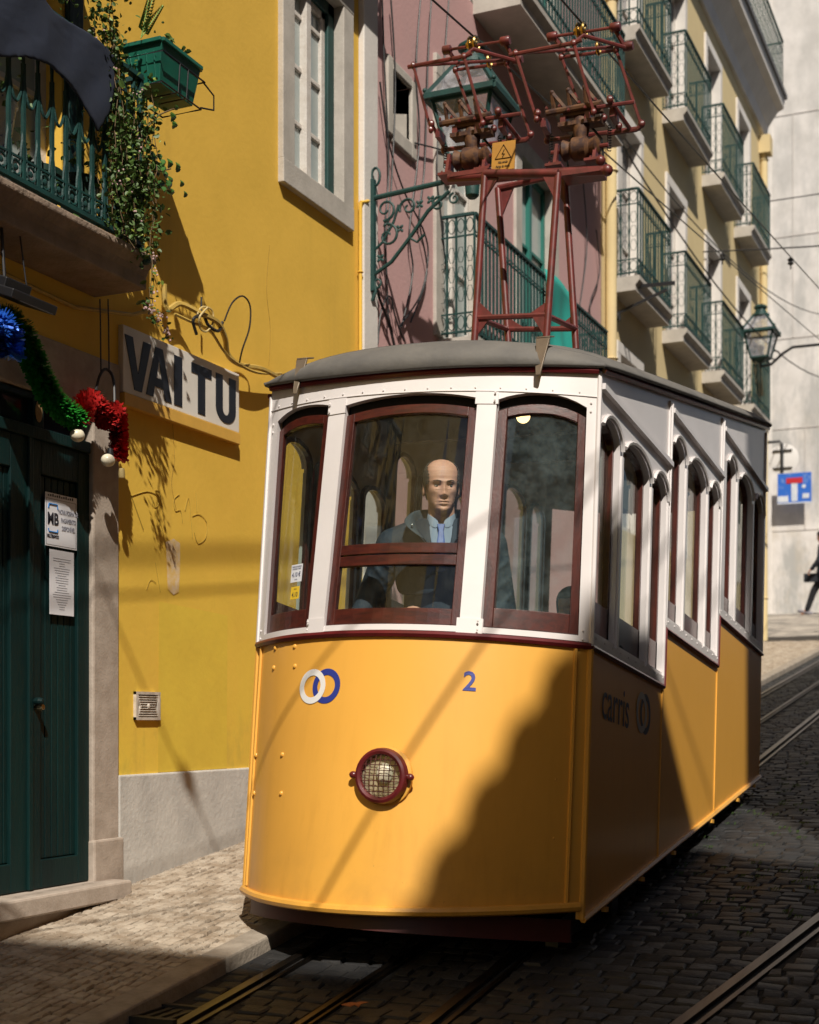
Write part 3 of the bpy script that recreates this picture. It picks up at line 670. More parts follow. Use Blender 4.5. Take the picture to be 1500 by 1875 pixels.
tag(tram,'yellow and white funicular tram with brown framed windows climbing the cobbled street','tram')
CANT=.025   # the car leans: its left side sits a little higher on the track
def TP(n,m,mb,par=None,s=False,bv=0.):
    mb.v=[(p[0] if p[0]>-.6 else -.6+(p[0]+.6)*.885,p[1],p[2]+CANT*(HW-p[0])) for p in mb.v]
    return build(n,m,mb,par or tram,s,bv,local=True)
HW=.875; KB=.224; KT=.243; ZE=2.49; LEN=4.27
def bow(z): return .5-.12*max(-.3,min(2.8,z))
def fy(x,z): return -bow(z)*(1-min(1,(abs(x)/HW))**2.0)
STEP=[(0.0,1.345,1.215,2.43),(1.345,2.72,1.53,2.745),(2.72,LEN,1.845,3.065)]
def fstrip(m,x0,x1,lo,hi,off,th,nx=24,nz=1):
    """curved front panel; off = how far its outer skin stands proud of the body curve"""
    lo_=lo if callable(lo) else (lambda x:lo); hi_=hi if callable(hi) else (lambda x:hi)
    nx=max(1,int(nx*abs(x1-x0)/1.75)+1)
    vs=[];k=(nz+1)
    for side in(0,1):
        for i in range(nx+1):
            x=x0+(x1-x0)*i/nx
            for j in range(nz+1):
                z=lo_(x)+(hi_(x)-lo_(x))*j/nz
                y=fy(x,z)-off+side*th
                vs.append((x,y,z))
    fs=[];N=(nx+1)*k
    for i in range(nx):
        for j in range(nz):
            a=i*k+j;b=a+k;c=b+1;d=a+1
            fs.append((a,b,c,d)); fs.append((N+a,N+d,N+c,N+b))
        fs.append((i*k,N+i*k,N+(i+1)*k,(i+1)*k)); fs.append((i*k+nz,(i+1)*k+nz,N+(i+1)*k+nz,N+i*k+nz))
    for i in(0,nx):
        for j in range(nz): a=i*k+j; fs.append((a,a+1,N+a+1,N+a))
    m.add(vs,fs)
def fcurve(pts,off=0.):
    return [(x,fy(x,z)-off,z) for x,z in pts]
# yellow front apron
LIP=lambda x:.033+.024*x/HW-.055*(1-(x/HW)**2)
m=MB(); fstrip(m,-HW,HW,LIP,1.205,0,.03,28,8)
r=[(500,1223),(541,1220),(499,1187),(541,1184),(518,1382),(516,1453)]
for q in [(-0.664,-0.155,1.083),(-0.488,-0.252,1.078),(-0.663,-0.151,1.180),(-0.502,-0.238,1.174),(-0.520,-0.270,0.657),(-0.501,-0.295,0.475),(-0.804,-0.065,0.663),(-0.794,-0.077,0.477)]: m.ball((q[0],q[1]-.003,q[2]),(.012,.008,.012),8,6)
for q in [(0.765,-0.101,0.607),(0.766,-0.107,0.347)]: m.ball((q[0],q[1]-.001,q[2]),(.005,.004,.005),6,5)
ap=TP('front_apron',TY,m,None,True)
m=MB(); m.tube(fcurve([(-HW+.01+1.73*i/30,LIP(-HW+.01+1.73*i/30)) for i in range(31)],.012),.022,8); 
for s in(-1,1): m.tube([(s*(HW-.055),fy(HW-.055,.03)-.004,.03),(s*(HW-.055),fy(HW-.055,1.2)-.004,1.2)],.010,6)
TP('bumper_moulding',TY,m,None,True)
m=MB()
for s in(-1,1): TP('corner_post',TY,MB().tube([(s*(HW-.004),0.002,.0),(s*(HW-.004),0.002,1.205)],.017,8),None,True)
m=MB(); fstrip(m,-HW+.05,HW-.05,-.105,-.005,-.05,.03,28,1); TP('skirt',mat('skirt_maroon',(.06,.008,.009),.5,col2=(.03,.006,.006),nscale=5),m,None,True)
# belt and eaves mouldings in maroon
m=MB(); m.tube(fcurve([(-HW+1.75*i/36,1.216) for i in range(37)],.008),.016,6); 
for s in(-1,1):
    x=s*(HW+.006)
    pts=[]
    for (a,b,zb,zd) in STEP: pts+= [(x,a,zb),(x,b-.006,zb)]
    m.tube(pts,.013,6)
TP('belt_moulding',TMR,m,None,True)
def zee(y): return ZE+KT*y
FE=lambda x:2.468+(.014 if x>0 else .055)*(x/HW)**2
SEAM=lambda x:2.386+.03*max(0,-x/HW)-.014*max(0,x/HW)
m=MB(); m.tube([(x,fy(x,2.5)-.018,FE(x)+.006) for x in [-HW+1.75*i/36 for i in range(37)]],.014,6)
for s in(-1,1): m.tube([(s*(HW+.018),0,zee(0)+.006),(s*(HW+.018),LEN,zee(LEN)+.006)],.014,6)
TP('eaves_moulding',TMR,m,None,True)
# white front frame: header with arches, posts, sill
def arch(xa,xb,za,zm,zb):
    xm=(xa+xb)/2
    def f(x):
        t=(x-xm)/((xb-xa)/2); return zm-(abs(t)**2.2)*(zm-(za if t<0 else zb))
    return f
WIN=[(-.806,-.425,2.350,2.392,2.368),(-.325,.352,2.352,2.378,2.345),(.440,.827,2.335,2.374,2.318)]
m=MB()
edges=[-HW]; 
for xa,xb,*z in WIN: edges+=[xa,xb]
edges.append(HW)
for i in range(0,8,2):
    fstrip(m,edges[i],edges[i+1],1.235,SEAM,.002,.035,28,4)
for xa,xb,z0,z1,z2 in WIN: fstrip(m,xa,xb,arch(xa,xb,z0,z1,z2),SEAM,.0025,.035,40,1)
for xa,xb,*z in WIN: fstrip(m,xa,xb,1.235,1.262,.002,.035,28,1)
fstrip(m,-HW,HW,lambda x:SEAM(x)-.002,lambda x:FE(x),.005,.036,36,1)
fstrip(m,-HW,HW,lambda x:SEAM(x)-.003,lambda x:SEAM(x)+.001,.0075,.02,36,1)
# riveted joint plates and rivets
for x in(-.375,.396):
    fstrip(m,x-.052,x+.052,2.315,lambda q:SEAM(q)-.006,.006,.01,28,1); fstrip(m,x-.055,x+.055,1.225,1.30,.006,.01,28,1)
    for z in(2.33,2.368,1.245,1.285):
        for dxx in(-.04,.04): m.ball((x+dxx,fy(x,z)-.007,z),(.006,.005,.006),6,4)
for s in(-1,1):
    for z in(2.30,2.34,1.245,1.285): m.ball((s*(HW-.03),fy(HW-.03,z)-.005,z),(.006,.005,.006),6,4)
for i in range(15):
    x=-.80+i*.114; m.ball((x,fy(x,2.39)-.007,SEAM(x)+.014),(.0045,.0035,.0045),6,4)
for s in (-1,1): m.tube([(s*(HW+.001),0,1.22),(s*(HW+.001),0,ZE)],.013,6)
TP('front_window_frame',TWH,m,None,True)
# front windows
def sash(xa,xb,ftop,zlo,fwid,off=-.022,th=.035,bot=None,top=.05):
    m=MB(); bot=bot or fwid
    fstrip(m,xa,xa+fwid,zlo,lambda x:ftop(x),off,th,28,6); fstrip(m,xb-fwid,xb,zlo,lambda x:ftop(x),off,th,28,6)
    return m
WN=[]
def front_window(xa,xb,z0,z1,z2,mid,gl,fw=.055):
    f=arch(xa,xb,z0,z1,z2); ft=lambda x:f(x)-.045
    m=MB(); fstrip(m,xa+fw*.6,xb-fw*.6,1.28,lambda x:f(x)-.06,-.038,.004,30,1); w=TP('window',gl,m)
    for a_,b_ in((xa,xa+fw),(xb-fw,xb)):
        m=MB(); fstrip(m,a_,b_,1.268,lambda x:ft(x),-.022,.035,28,6); TP('window_stile',WOOD,m,w,False,.003)
    rl=[(lambda x:f(x)-.045-.045,ft,-.022),(1.268,1.268+(.09 if mid is None else .075),-.022)]
    if mid is not None:
        rl+=[(mid-.052,mid-.003,-.022),(mid+.003,mid+.052,-.020)]
    for lo_,hi_,of_ in rl:
        m=MB(); fstrip(m,xa+fw,xb-fw,lo_,hi_,of_,.035,30,1); TP('window_rail',WOODH,m,w,False,.003)
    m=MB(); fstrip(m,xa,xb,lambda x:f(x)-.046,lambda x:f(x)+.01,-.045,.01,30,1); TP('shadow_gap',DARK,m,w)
    return w
wl=front_window(*WIN[0],None,GLS,.042); wm=front_window(*WIN[1],1.60,GLS,.046); wr=front_window(*WIN[2],None,GLD,.042)
# price stickers on the left pane
def on_front(mb,xc,zc,off): return mapped(mb,lambda a,b,c:(xc+a,fy(xc+a,zc+b)-off-c,zc+b))
def sticker(px_,w_,h_,col,rows,name,pm):
    xc,zc=px_
    m=MB(); fstrip(m,xc-w_/2,xc+w_/2,zc-h_/2,zc+h_/2,-.036,.001,40,1); s=TP(name,mat(name+'_paper',col,.6),m,wl)
    m=MB()
    for t,sz,dz in rows:
        q=on_front(text_mb(t,sz,.72,.0004 if sz>.02 else 0,.0005),xc,zc+dz,-.0352); m.add(q.v,q.f)
    TP('lettering',pm,m,wl)
q=(-0.568,-0.179,1.548); sticker((q[0],q[2]),.082,.088,(.70,.71,.76),[('TARIFA DE BORDO',.011,.032),('ON BOARD TARIFF',.010,.021),('4.10 €',.032,-.008),('IVA 6%',.009,-.032)],'price_sticker',mat('navy_ink',(.01,.02,.10),.5))
q=(-0.567,-0.187,1.450); sticker((q[0],q[2]),.062,.062,(.75,.50,.03),[('TARIFA',.009,.018),('4.10',.034,-.010)],'yellow_price_sticker',mat('black_ink',(.02,.02,.03)))
# headlamp with guard
q=(0.084,-0.426,0.567); hx,hz=q[0],q[2]; hy=fy(hx,hz)
lamp=TP('headlamp',TY,MB().lathe([(.135,.005),(.135,-.012),(.112,-.02),(.11,.0)],(hx,hy,hz),32,'y'),None,True)
m=MB(); m.ring((hx,hy-.042,hz),.108,.016,'y',32,8); m.ring((hx,hy-.026,hz),.112,.014,'y',32,8)
for s in(-1,1): m.ball((hx+s*.137,hy-.035,hz),(.020,.016,.017),10,8); m.obox((hx+s*.125,hy-.03,hz),(.012,.014,.010))
TP('lamp_ring',TMR,m,lamp,True)
TP('reflector',mat('lamp_reflector',(.70,.52,.36),.35,metal=.3,col2=(.35,.28,.20),nscale=14,namt=.8),MB().lathe([(.105,-.022),(.09,-.016),(.05,-.012),(.001,-.010)],(hx,hy,hz),28,'y'),lamp,True)
TP('bulb',mat('frosted_bulb',(.75,.68,.52),.3),MB().ball((hx+.012,hy-.03,hz+.012),(.04,.02,.046),14,10),lamp,True)
TP('lens',GLS,MB().lathe([(.102,-.034),(.06,-.042),(.001,-.044)],(hx,hy,hz),24,'y'),lamp,True)
m=MB()
for i in range(-4,5):
    o=i*.0235; hh=math.sqrt(max(0,.104**2-o**2)); mm=6
    for rot in(0,1):
        pts=[]
        for k2 in range(13):
            t=-hh+2*hh*k2/12; r2_=math.sqrt(o*o+t*t)/.104; yb_=hy-.045-.018*(1-r2_**2)+.0018*(1 if (k2+i+rot)%2 else -1)
            a,b=(o,t) if rot else (t,o); pts.append((hx+a,yb_,hz+b))
        m.tube(pts,.0019,4)
TP('lamp_guard',mat('guard_wire',(.09,.02,.018),.45),m,lamp,True)
# emblem: two linked rings, and the number
LW=mat('emblem_white',(.78,.77,.76),.4); LB=mat('emblem_blue',(.03,.045,.26),.4)
def flat_ring(m,xc,zc,R1,R0,off,fn,sx=1.):
    n=40; vs=[];fs=[]
    for i in range(n):
        a=2*math.pi*i/n
        for rr in(R1,R0): vs.append(fn(xc+rr*math.cos(a)*sx,zc+rr*math.sin(a),off))
    for i in range(n): j=(i+1)%n; fs.append((2*i,2*j,2*j+1,2*i+1))
    m.add(vs,fs)
ff=lambda x,z,o:(x,fy(x,z)-o,z)
qa=(-0.356,-0.317,0.975); qb=(-0.271,-0.343,0.972)
mb1=MB(); flat_ring(mb1,qb[0],qa[2],.082,.052,.0022,ff); mb2=MB(); flat_ring(mb2,qa[0],qa[2],.082,.052,.0032,ff)
em=TP('emblem',LB,mb1); TP('emblem_ring',LW,mb2,em)
# the blue ring shows through the white one where they cross
m=MB(); 
for i in range(9):
    a0=R(110+i*13);a1=R(110+(i+1)*13)
    m.add([ff(qb[0]+rr*math.cos(a),qa[2]+rr*math.sin(a),.0042) for a,rr in((a0,.082),(a1,.082),(a1,.052),(a0,.052))],[(0,1,2,3)])
q=(0.415,-0.293,1.009)
TP('fleet_number',LB,on_front(text_mb('2',.122,.95,.002,.0006),q[0],q[2],.003))
# ---- sides
def side_plate(s,z_lo,z_hi_pts,holes,th,x_out,name,mt,par=None):
    """plate in the y-z plane cut with arched holes, made from a filled 2D curve"""
    cu=bpy.data.curves.new('c','CURVE'); cu.dimensions='2D'; cu.fill_mode='BOTH'; cu.extrude=th/2
    for poly_ in [z_hi_pts]+holes:
        sp=cu.splines.new('POLY'); sp.points.add(len(poly_)-1); sp.use_cyclic_u=True
        for p,(a,b) in zip(sp.points,poly_): p.co=(a,b,0,1)
    t=bpy.data.objects.new('c',cu); C.objects.link(t); bpy.context.view_layer.update()
    me=bpy.data.meshes.new_from_object(t.evaluated_get(bpy.context.evaluated_depsgraph_get()))
    mb=MB(); mb.v=[(s*(x_out-th/2)+v.co.z,v.co.x,v.co.y) for v in me.vertices]; mb.f=[tuple(p.vertices) for p in me.polygons]
    bpy.data.objects.remove(t); bpy.data.curves.remove(cu); bpy.data.meshes.remove(me)
    return mb
def hole(a,b,z0,zt,rise):
    pts=[(a,z0),(b,z0)]; n=10
    for i in range(n+1):
        t=math.pi*i/n; pts.append(((a+b)/2+(b-a)/2*math.cos(t),zt-rise+rise*math.sin(t)))
    return pts
SW=[]
for bi,(a,b,zb,zd) in enumerate(STEP):
    if bi<2: ys=[(.045,.375),(.43,.945),(1.0,1.315)]
    else: ys=[(.15,.47),(.55,1.05),(1.13,1.48)]
    for (c,d) in ys:
        off=a if bi else 0
        SW.append((off+c+(.02 if bi else 0),off+d+(.0 if bi else 0),zb+.075,zd-.105,bi))
for s in(1,-1):
    up=[]
    lowpts=[(0,STEP[0][2])]
    poly_=[]
    for (a,b,zb,zd) in STEP: poly_+=[(a,zb),(b,zb)]
    poly_+=[(LEN,zee(LEN)),(0,zee(0))]
    mb=side_plate(s,None,poly_,[hole(a,b,z0,z1,.10) for a,b,z0,z1,_ in SW],.03,HW,'',TWH)
    # drip strips and corner riser posts, arch hoods
    for (a,b,zb,zd) in STEP:
        mb.bar((s*(HW+.012),a+.02,zd),(s*(HW+.012),b+.02,zd+.01),.024,.028)
        mb.bar((s*(HW+.004),b-.012,zb),(s*(HW+.004),b-.012,zee(b)-.03),.012,.022,(0,1,0)); 
        if a>0: mb.tube([(s*(HW+.004),a+.006,zb+.02),(s*(HW+.01),a+.006,zee(a)-.04)],.010,6)
        mb.bar((s*(HW+.004),a+.01,zb+.03),(s*(HW+.004),b-.02,zb+.03),.012,.05)
        i=0
        for k2 in range(10):
            yk=a+.04+(b-a-.08)*k2/9; mb.ball((s*(HW+.011),yk,zb+.045),(.004,.006,.006),6,4)
    for a,b,z0,z1,_ in SW:
        pts=[(s*(HW+.012),(a+b)/2+(b-a+.02)/2*math.cos(math.pi*i/10),z1-.10+.11*math.sin(math.pi*i/10)) for i in range(11)]
        mb.tube(pts[:-1],.011,5)
        for yy in(b+.024,):
            mb.bar((s*(HW+.004),yy,z0-.02),(s*(HW+.004),yy,z1-.12),.014,.03,(0,1,0))
    sw=TP('side_window_band',TWH,mb,None,True)
    # windows
    for a,b,z0,z1,bi in SW:
        m=MB(); x=s*(HW-.0305)
        fw=.022
        m.box(min(x,x-s*.03),max(x,x-s*.03),a-.005,a+fw,z0-.01,z1-.10);m.box(min(x,x-s*.03),max(x,x-s*.03),b-fw,b+.005,z0-.01,z1-.10); m.box(min(x,x-s*.03),max(x,x-s*.03),a,b,z0-.01,z0+.16 if bi<1 else z0+.12)
        n=10
        for i in range(n):
            t0=math.pi*i/n;t1=math.pi*(i+1)/n
            P=lambda t,k3:((a+b)/2+((b-a)/2-k3)*math.cos(t)*1.,z1-.10+(.105-k3)*math.sin(t))
            qd=[P(t0,-.005),P(t1,-.005),P(t1,fw),P(t0,fw)]
            m.ext([(x,p[0],p[1]) for p in qd],(-s*.03,0,0))
        w_=TP('window',WOOD,m)
        hp=hole(a+.01,b-.01,z0+.02,z1-.01,.09)
        TP('pane',GSD,MB().ext([(s*(HW-.05),p[0],p[1]) for p in hp],(-s*.004,0,0)),w_)
        if bi in(0,2) and s==1 and .3<(b-a): 
            TP('blind',mat('grey_blind',(.32,.35,.34),.7),MB().box(s*(HW-.056),s*(HW-.054),a+.06,b-.12,z1-.30,z1-.09),w_)
    # yellow lower side
    poly_=[(0,.0)]+[(LEN,KB*LEN)]
    for (a,b,zb,zd) in reversed(STEP): poly_+=[(b,zb-.0),(a,zb-.0)]
    mb=side_plate(s,None,poly_,[],.028,HW-.002,'',TY)
    for yy in(1.34,2.73): mb.bar((s*(HW+.001),yy,KB*yy+.01),(s*(HW+.001),yy,(1.2 if yy<2 else 1.5)),.008,.018,(0,1,0))
    mb.tube([(s*(HW+.004),.0,.0),(s*(HW+.004),LEN,KB*LEN)],.016,6)
    for yy in (.3,.95,1.62,2.6,3.4,4.0): mb.box(min(s*(HW+.0),s*(HW+.02)),max(s*HW,s*(HW+.02)),yy,yy+.05,KB*yy-.035,KB*yy-.012)
    TP('side_panel',TY,mb,None,True)
sf=lambda y,z,o:(HW-.002+o+.001,y,z)
dk=mat('dark_lettering',(.035,.03,.045),.45)
t=text_mb('carris',.27,.80,.0,.0006); SL_=math.atan(0.0)
c0=(0.875,0.442,0.991)
TP('side_lettering',dk,mapped(t,lambda a,b,c:(HW+.001+c,c0[1]+a,c0[2]+b+.01)))
c1=(0.875,0.952,1.027)
m1=MB(); flat_ring(m1,c1[1]+.045,c1[2],.105,.070,.001,sf); m2=MB(); flat_ring(m2,c1[1]-.035,c1[2],.105,.070,.002,sf)
e2=TP('side_emblem',dk,m1); TP('emblem_ring',mat('emblem_grey',(.40,.37,.34),.4),m2,e2)
# rear end, floor, ceiling, underframe
m=MB()
n=14
def ry(x): return LEN+.30*(1-(x/HW)**2)
for i in range(n):
    xa=-HW+2*HW*i/n; xb=-HW+2*HW*(i+1)/n
    m.add([(xa,ry(xa),KB*LEN),(xb,ry(xb),KB*LEN),(xb,ry(xb),1.85),(xa,ry(xa),1.85)],[(0,1,2,3)])
TP('rear_apron',TY,m,None,True)
m=MB()
for xa,xb in((-HW,-.80),(-.44,-.33),(.33,.44),(.80,HW)): m.add([(xa,ry(xa),1.85),(xb,ry(xb),1.85),(xb,ry(xb),3.0),(xa,ry(xa),3.0)],[(0,1,2,3)])
for i in range(n):
    xa=-HW+2*HW*i/n; xb=-HW+2*HW*(i+1)/n
    m.add([(xa,ry(xa),3.0),(xb,ry(xb),3.0),(xb,ry(xb),3.54),(xa,ry(xa),3.54)],[(0,1,2,3)]); 
TP('rear_window_frame',TWH,m,None,True)
# inner lining and partitions
m=MB()
for a,b,zb,zd in STEP: m.box(-HW+.04,HW-.04,a+.03,b,zb-.95+.0,zb-.93)
TP('floor',INTW,m)
m=MB()
n=12
prof=[(-HW+.02+ (2*HW-.04)*i/n) for i in range(n+1)]
def cz(x,y): return 2.44+KT*y+.16*(1-(x/HW)**2)
for i in range(n): m.add([(prof[i],.0,cz(prof[i],0)),(prof[i+1],0,cz(prof[i+1],0)),(prof[i+1],LEN,cz(prof[i+1],LEN)),(prof[i],LEN,cz(prof[i],LEN))],[(0,1,2,3)])
for i in range(n): m.add([(prof[i],fy(prof[i],2.4)+.04,2.45),(prof[i+1],fy(prof[i+1],2.4)+.04,2.45),(prof[i+1],0,cz(prof[i+1],0)),(prof[i],0,cz(prof[i],0))],[(0,1,2,3)])
TP('ceiling',INT,m,None,True)
m=MB()
for yy,zb,zt in((1.345,1.2,2.745),(2.72,1.5,3.0)):
    for xa,xb in((-HW+.03,-.79),(.79,HW-.03)): m.box(xa,xb,yy-.02,yy+.02,zb-.9,zt+.1)
    m.box(-HW+.03,-.3,yy-.015,yy+.015,zb-.9,zb-.1); m.box(.3,HW-.03,yy-.015,yy+.015,zb-.9,zb-.1); m.box(-HW+.03,HW-.03,yy-.018,yy+.018,zt-.10,zt+.15)
TP('partition',INTW,m)
m=MB()
for s in(-1,1):
    for a,b,zb,zd in STEP: m.box(min(s*.83,s*.55),max(s*.83,s*.55),a+.55,b-.1,zb-.95,zb-.5); m.box(min(s*.83,s*.45),max(s*.83,s*.45),b-.16,b-.10,zb-.95,zb+.02)
TP('bench',INTW,m,None,False,.01)
m=MB(); m.tube([(-.50,-.02,.35),(-.50,-.02,1.14)],.02,8); m.box(-.62,-.40,-.06,.10,.3,1.0); m.tube([(-.50,-.02,1.14),(-.42,-.10,1.17)],.013,8); TP('controller',mat('controller_brass',(.20,.14,.06),.4,metal=.7),m,None,True)
m=MB(); m.box(-.14,.44,.14,.5,.85,.92); m.box(-.12,.42,.44,.5,.92,1.35); m.tube([(.15,.32,.28),(.15,.32,.9)],.03,8); TP('driver_seat',INTW,m,None,False,.015)
lp_=(0.330,0.500,2.475)
for yy,xx in((.50,lp_[0]),(2.2,.47)):
    zl=lp_[2] if yy<1 else cz(xx,yy)-.08
    l_=TP('ceiling_lamp',mat('lamp_glow',(1,.8,.5),.4,emit=((1,.62,.27),3.5)),MB().ball((xx,yy,zl),(.036,.036,.036),14,10),None,True)
    TP('lamp_holder',mat('worn_brass',(.35,.28,.16)),MB().lathe([(.05,cz(xx,yy)-zl+.01),(.05,cz(xx,yy)-zl-.01),(.02,.05),(.02,.025)],(xx,yy,zl),12),l_,True)
m=MB()
for yy in(.8,1.9,3.0):
    m.box(-.80,.80,yy-.06,yy+.06,KB*yy-.16,KB*yy-.02)
m.ext([(-.72,.15,-.02),(-.66,.15,-.02),(-.66,.15,-.14),(-.72,.15,-.14)],(0,4.1,.92)); m.ext([(.66,.15,-.02),(.72,.15,-.02),(.72,.15,-.14),(.66,.15,-.14)],(0,4.1,.92))
m.box(-.5,.5,.9,1.5,-.05,.12)
TP('underframe',BLK,m)
for yy in(.75,3.3):
    for x in(-.35,.60): 
        TP('wheel',mat('wheel_steel',(.08,.07,.065),.5,metal=.8),MB().lathe([(.10,-.05),(.19,-.045),(.19,.02),(.21,.025),(.21,.045),(.05,.05)],(x,yy,KB*yy-.125+.12),24,'x'),None,True)
# ---- roof
def rz(x,y):
    t=min(1,abs(x)/(HW+.035)); return -.006+.200*(1-t**2.6)**.62
def roofpt(x,u):
    """u 0..1 runs over the front brow, then straight back"""
    return None
m=MB(); nx=28; rows=[]
ys=[0,.025,.06,.11,.18,.30,.5,.9,1.8,2.7,3.6,4.1,4.32,4.40,4.45,4.48]
for yi,yv in enumerate(ys):
    row=[]
    for i in range(nx+1):
        x=(HW+.03)*(-math.cos(math.pi*i/nx)); xx=max(-HW,min(HW,x))
        fr=fy(xx,2.5)-.035
        # ease the plan curve of the brow into the straight body
        w2=min(1,yv/1.6); y=fr+yv*(1-0)+0; yb_=y
        q=min(1,yv/.30); q2=min(1,(4.50-yv)/.40)
        rise=(1-(1-q)**2.2)**.5*(1-(1-max(0,q2))**2.2)**.5
        yend=ry(xx)+.03
        y=fr+(yend-fr)*(yv/4.48)
        row.append((x,y,ZE+.014+KT*max(0,y)+(FE(xx)-ZE)*(1-min(1,yv/1.5))+rz(x,y)*rise*(1 if True else 0)))
    rows.append(row)
vs=[p for r_ in rows for p in r_]; fs=[]
for a in range(len(ys)-1):
    for i in range(nx): fs.append((a*(nx+1)+i,a*(nx+1)+i+1,(a+1)*(nx+1)+i+1,(a+1)*(nx+1)+i))
m.add(vs,fs)
rf=TP('roof',ROOF,m,None,True); sd=rf.modifiers.new('s','SOLIDIFY'); sd.thickness=.02; sd.offset=1
# rim beading where the roof turns down, the dark seam along the side
m=MB(); row=rows[3]; m.tube([(p[0],p[1],p[2]+.012) for p in row[3:-3]],.011,6)
for s in(0,1):
    idx=5 if s==0 else nx-5
    m.tube([(r_[idx][0],r_[idx][1],r_[idx][2]+.012) for r_ in rows[4:-3]],.011,6)
TP('roof_bead',mat('roof_bead',(.07,.068,.065),.7),m,rf,True)
# brown spouts over the eave
for q in ((-0.628,-0.150,2.470),(0.631,-0.300,2.409)):
    x=q[0]; yb_=fy(x,2.5); m=MB()
    m.ext([(x-.034,yb_-.012,2.635),(x+.034,yb_-.012,2.635),(x+.016,yb_-.058,2.475),(x+.012,yb_-.064,2.44),(x-.012,yb_-.064,2.44),(x-.016,yb_-.058,2.475)],(0,.012,.002)); m.ext([(x-.034,yb_-.012,2.635),(x+.034,yb_-.012,2.635),(x+.030,yb_+.07,2.665),(x-.030,yb_+.07,2.665)],(0,.002,.008))
    TP('roof_spout',mat('brown_tin',(.17,.13,.09),.45,metal=.3,col2=(.10,.07,.05),nscale=12),m,None,True,.004)
# ---- current collector tower
MRN=mat('collector_maroon',(.15,.024,.022),.42,col2=(.06,.014,.011),nscale=14,namt=.8,coat=.15)
RST=mat('rusty_ochre',(.115,.048,.016),.7,col2=(.035,.012,.009),nscale=22,namt=.95,bump=.15,bscale=60,contrast=(.42,.58))
GLDN=mat('brass_wheel',(.50,.34,.12),.25,metal=1.)
yf,yr=1.30,1.72
A0,A1=(-0.277,1.300,3.164),(-0.254,1.300,4.228)
B0,B1=(0.160,1.300,3.127),(0.197,1.300,4.166)
C0,C1=(-0.219,1.720,3.310),(-0.332,1.720,4.347)
D0,D1=(0.206,1.720,3.275),(0.096,1.720,4.383)
m=MB()
for p,q in((A0,A1),(B0,B1),(C0,C1),(D0,D1)): m.tube([p,q],.021,10)
L1,L2=(-0.271,1.300,3.353),(0.156,1.300,3.329)
L3,L4=(-0.231,1.720,3.438),(0.198,1.720,3.403)
m.tube([L1,L2],.017,8); m.tube([L3,L4],.017,8); m.tube([L1,L3],.017,8); m.tube([L2,L4],.017,8)
# gusset plates
def gus(m,a,b,c,t=.012):
    a,b,c=Vector(a),Vector(b),Vector(c); n_=(b-a).cross(c-a).normalized()*t; m.ext([a,b,c],n_)
def along(p,q,t): return tuple(Vector(p).lerp(Vector(q),t))
for leg,bt in((A0,A1),(B0,B1)):
    pass
gus(m,along(A0,A1,.28),L1,along(L1,L2,.28)); gus(m,along(B0,B1,.28),L2,along(L2,L1,.28)); gus(m,along(A0,A1,.06),L1,along(L1,L2,.2)); gus(m,along(B0,B1,.06),L2,along(L2,L1,.2)); gus(m,along(C0,C1,.2),L3,along(L3,L4,.28)); gus(m,along(D0,D1,.2),L4,along(L4,L3,.28))
gus(m,along(A1,A0,.16),A1,along(A1,B1,.22)); gus(m,along(B1,B0,.16),B1,along(B1,A1,.22)); gus(m,along(C1,C0,.2),C1,along(C1,D1,.25)); gus(m,along(D1,D0,.2),D1,along(D1,C1,.25))
m.tube([A1,B1],.026,10)
ct=TP('collector_tower',MRN,m,None,True)
m=MB(); e1,e2=(-0.570,1.500,4.341),(0.428,1.500,4.251)
m.tube([e1,e2],.028,10); e3,e4=(-0.604,1.720,4.423),(0.334,1.720,4.391); m.tube([e3,e4],.026,10); m.tube([C1,D1],.02,8)
for e in(e2,e4): m.ball(e,(.034,.034,.034),10,8)
m.ball((0.386,1.500,4.316),(.03,.03,.03),10,8)
m.box(e1[0]+.02,e1[0]+.26,1.47,1.60,e1[2]-.01,e1[2]+.018); m.box(e2[0]-.27,e2[0]-.03,1.47,1.60,e2[2]-.01,e2[2]+.018)
TP('tower_crossbeam',MRN,m,ct,True)
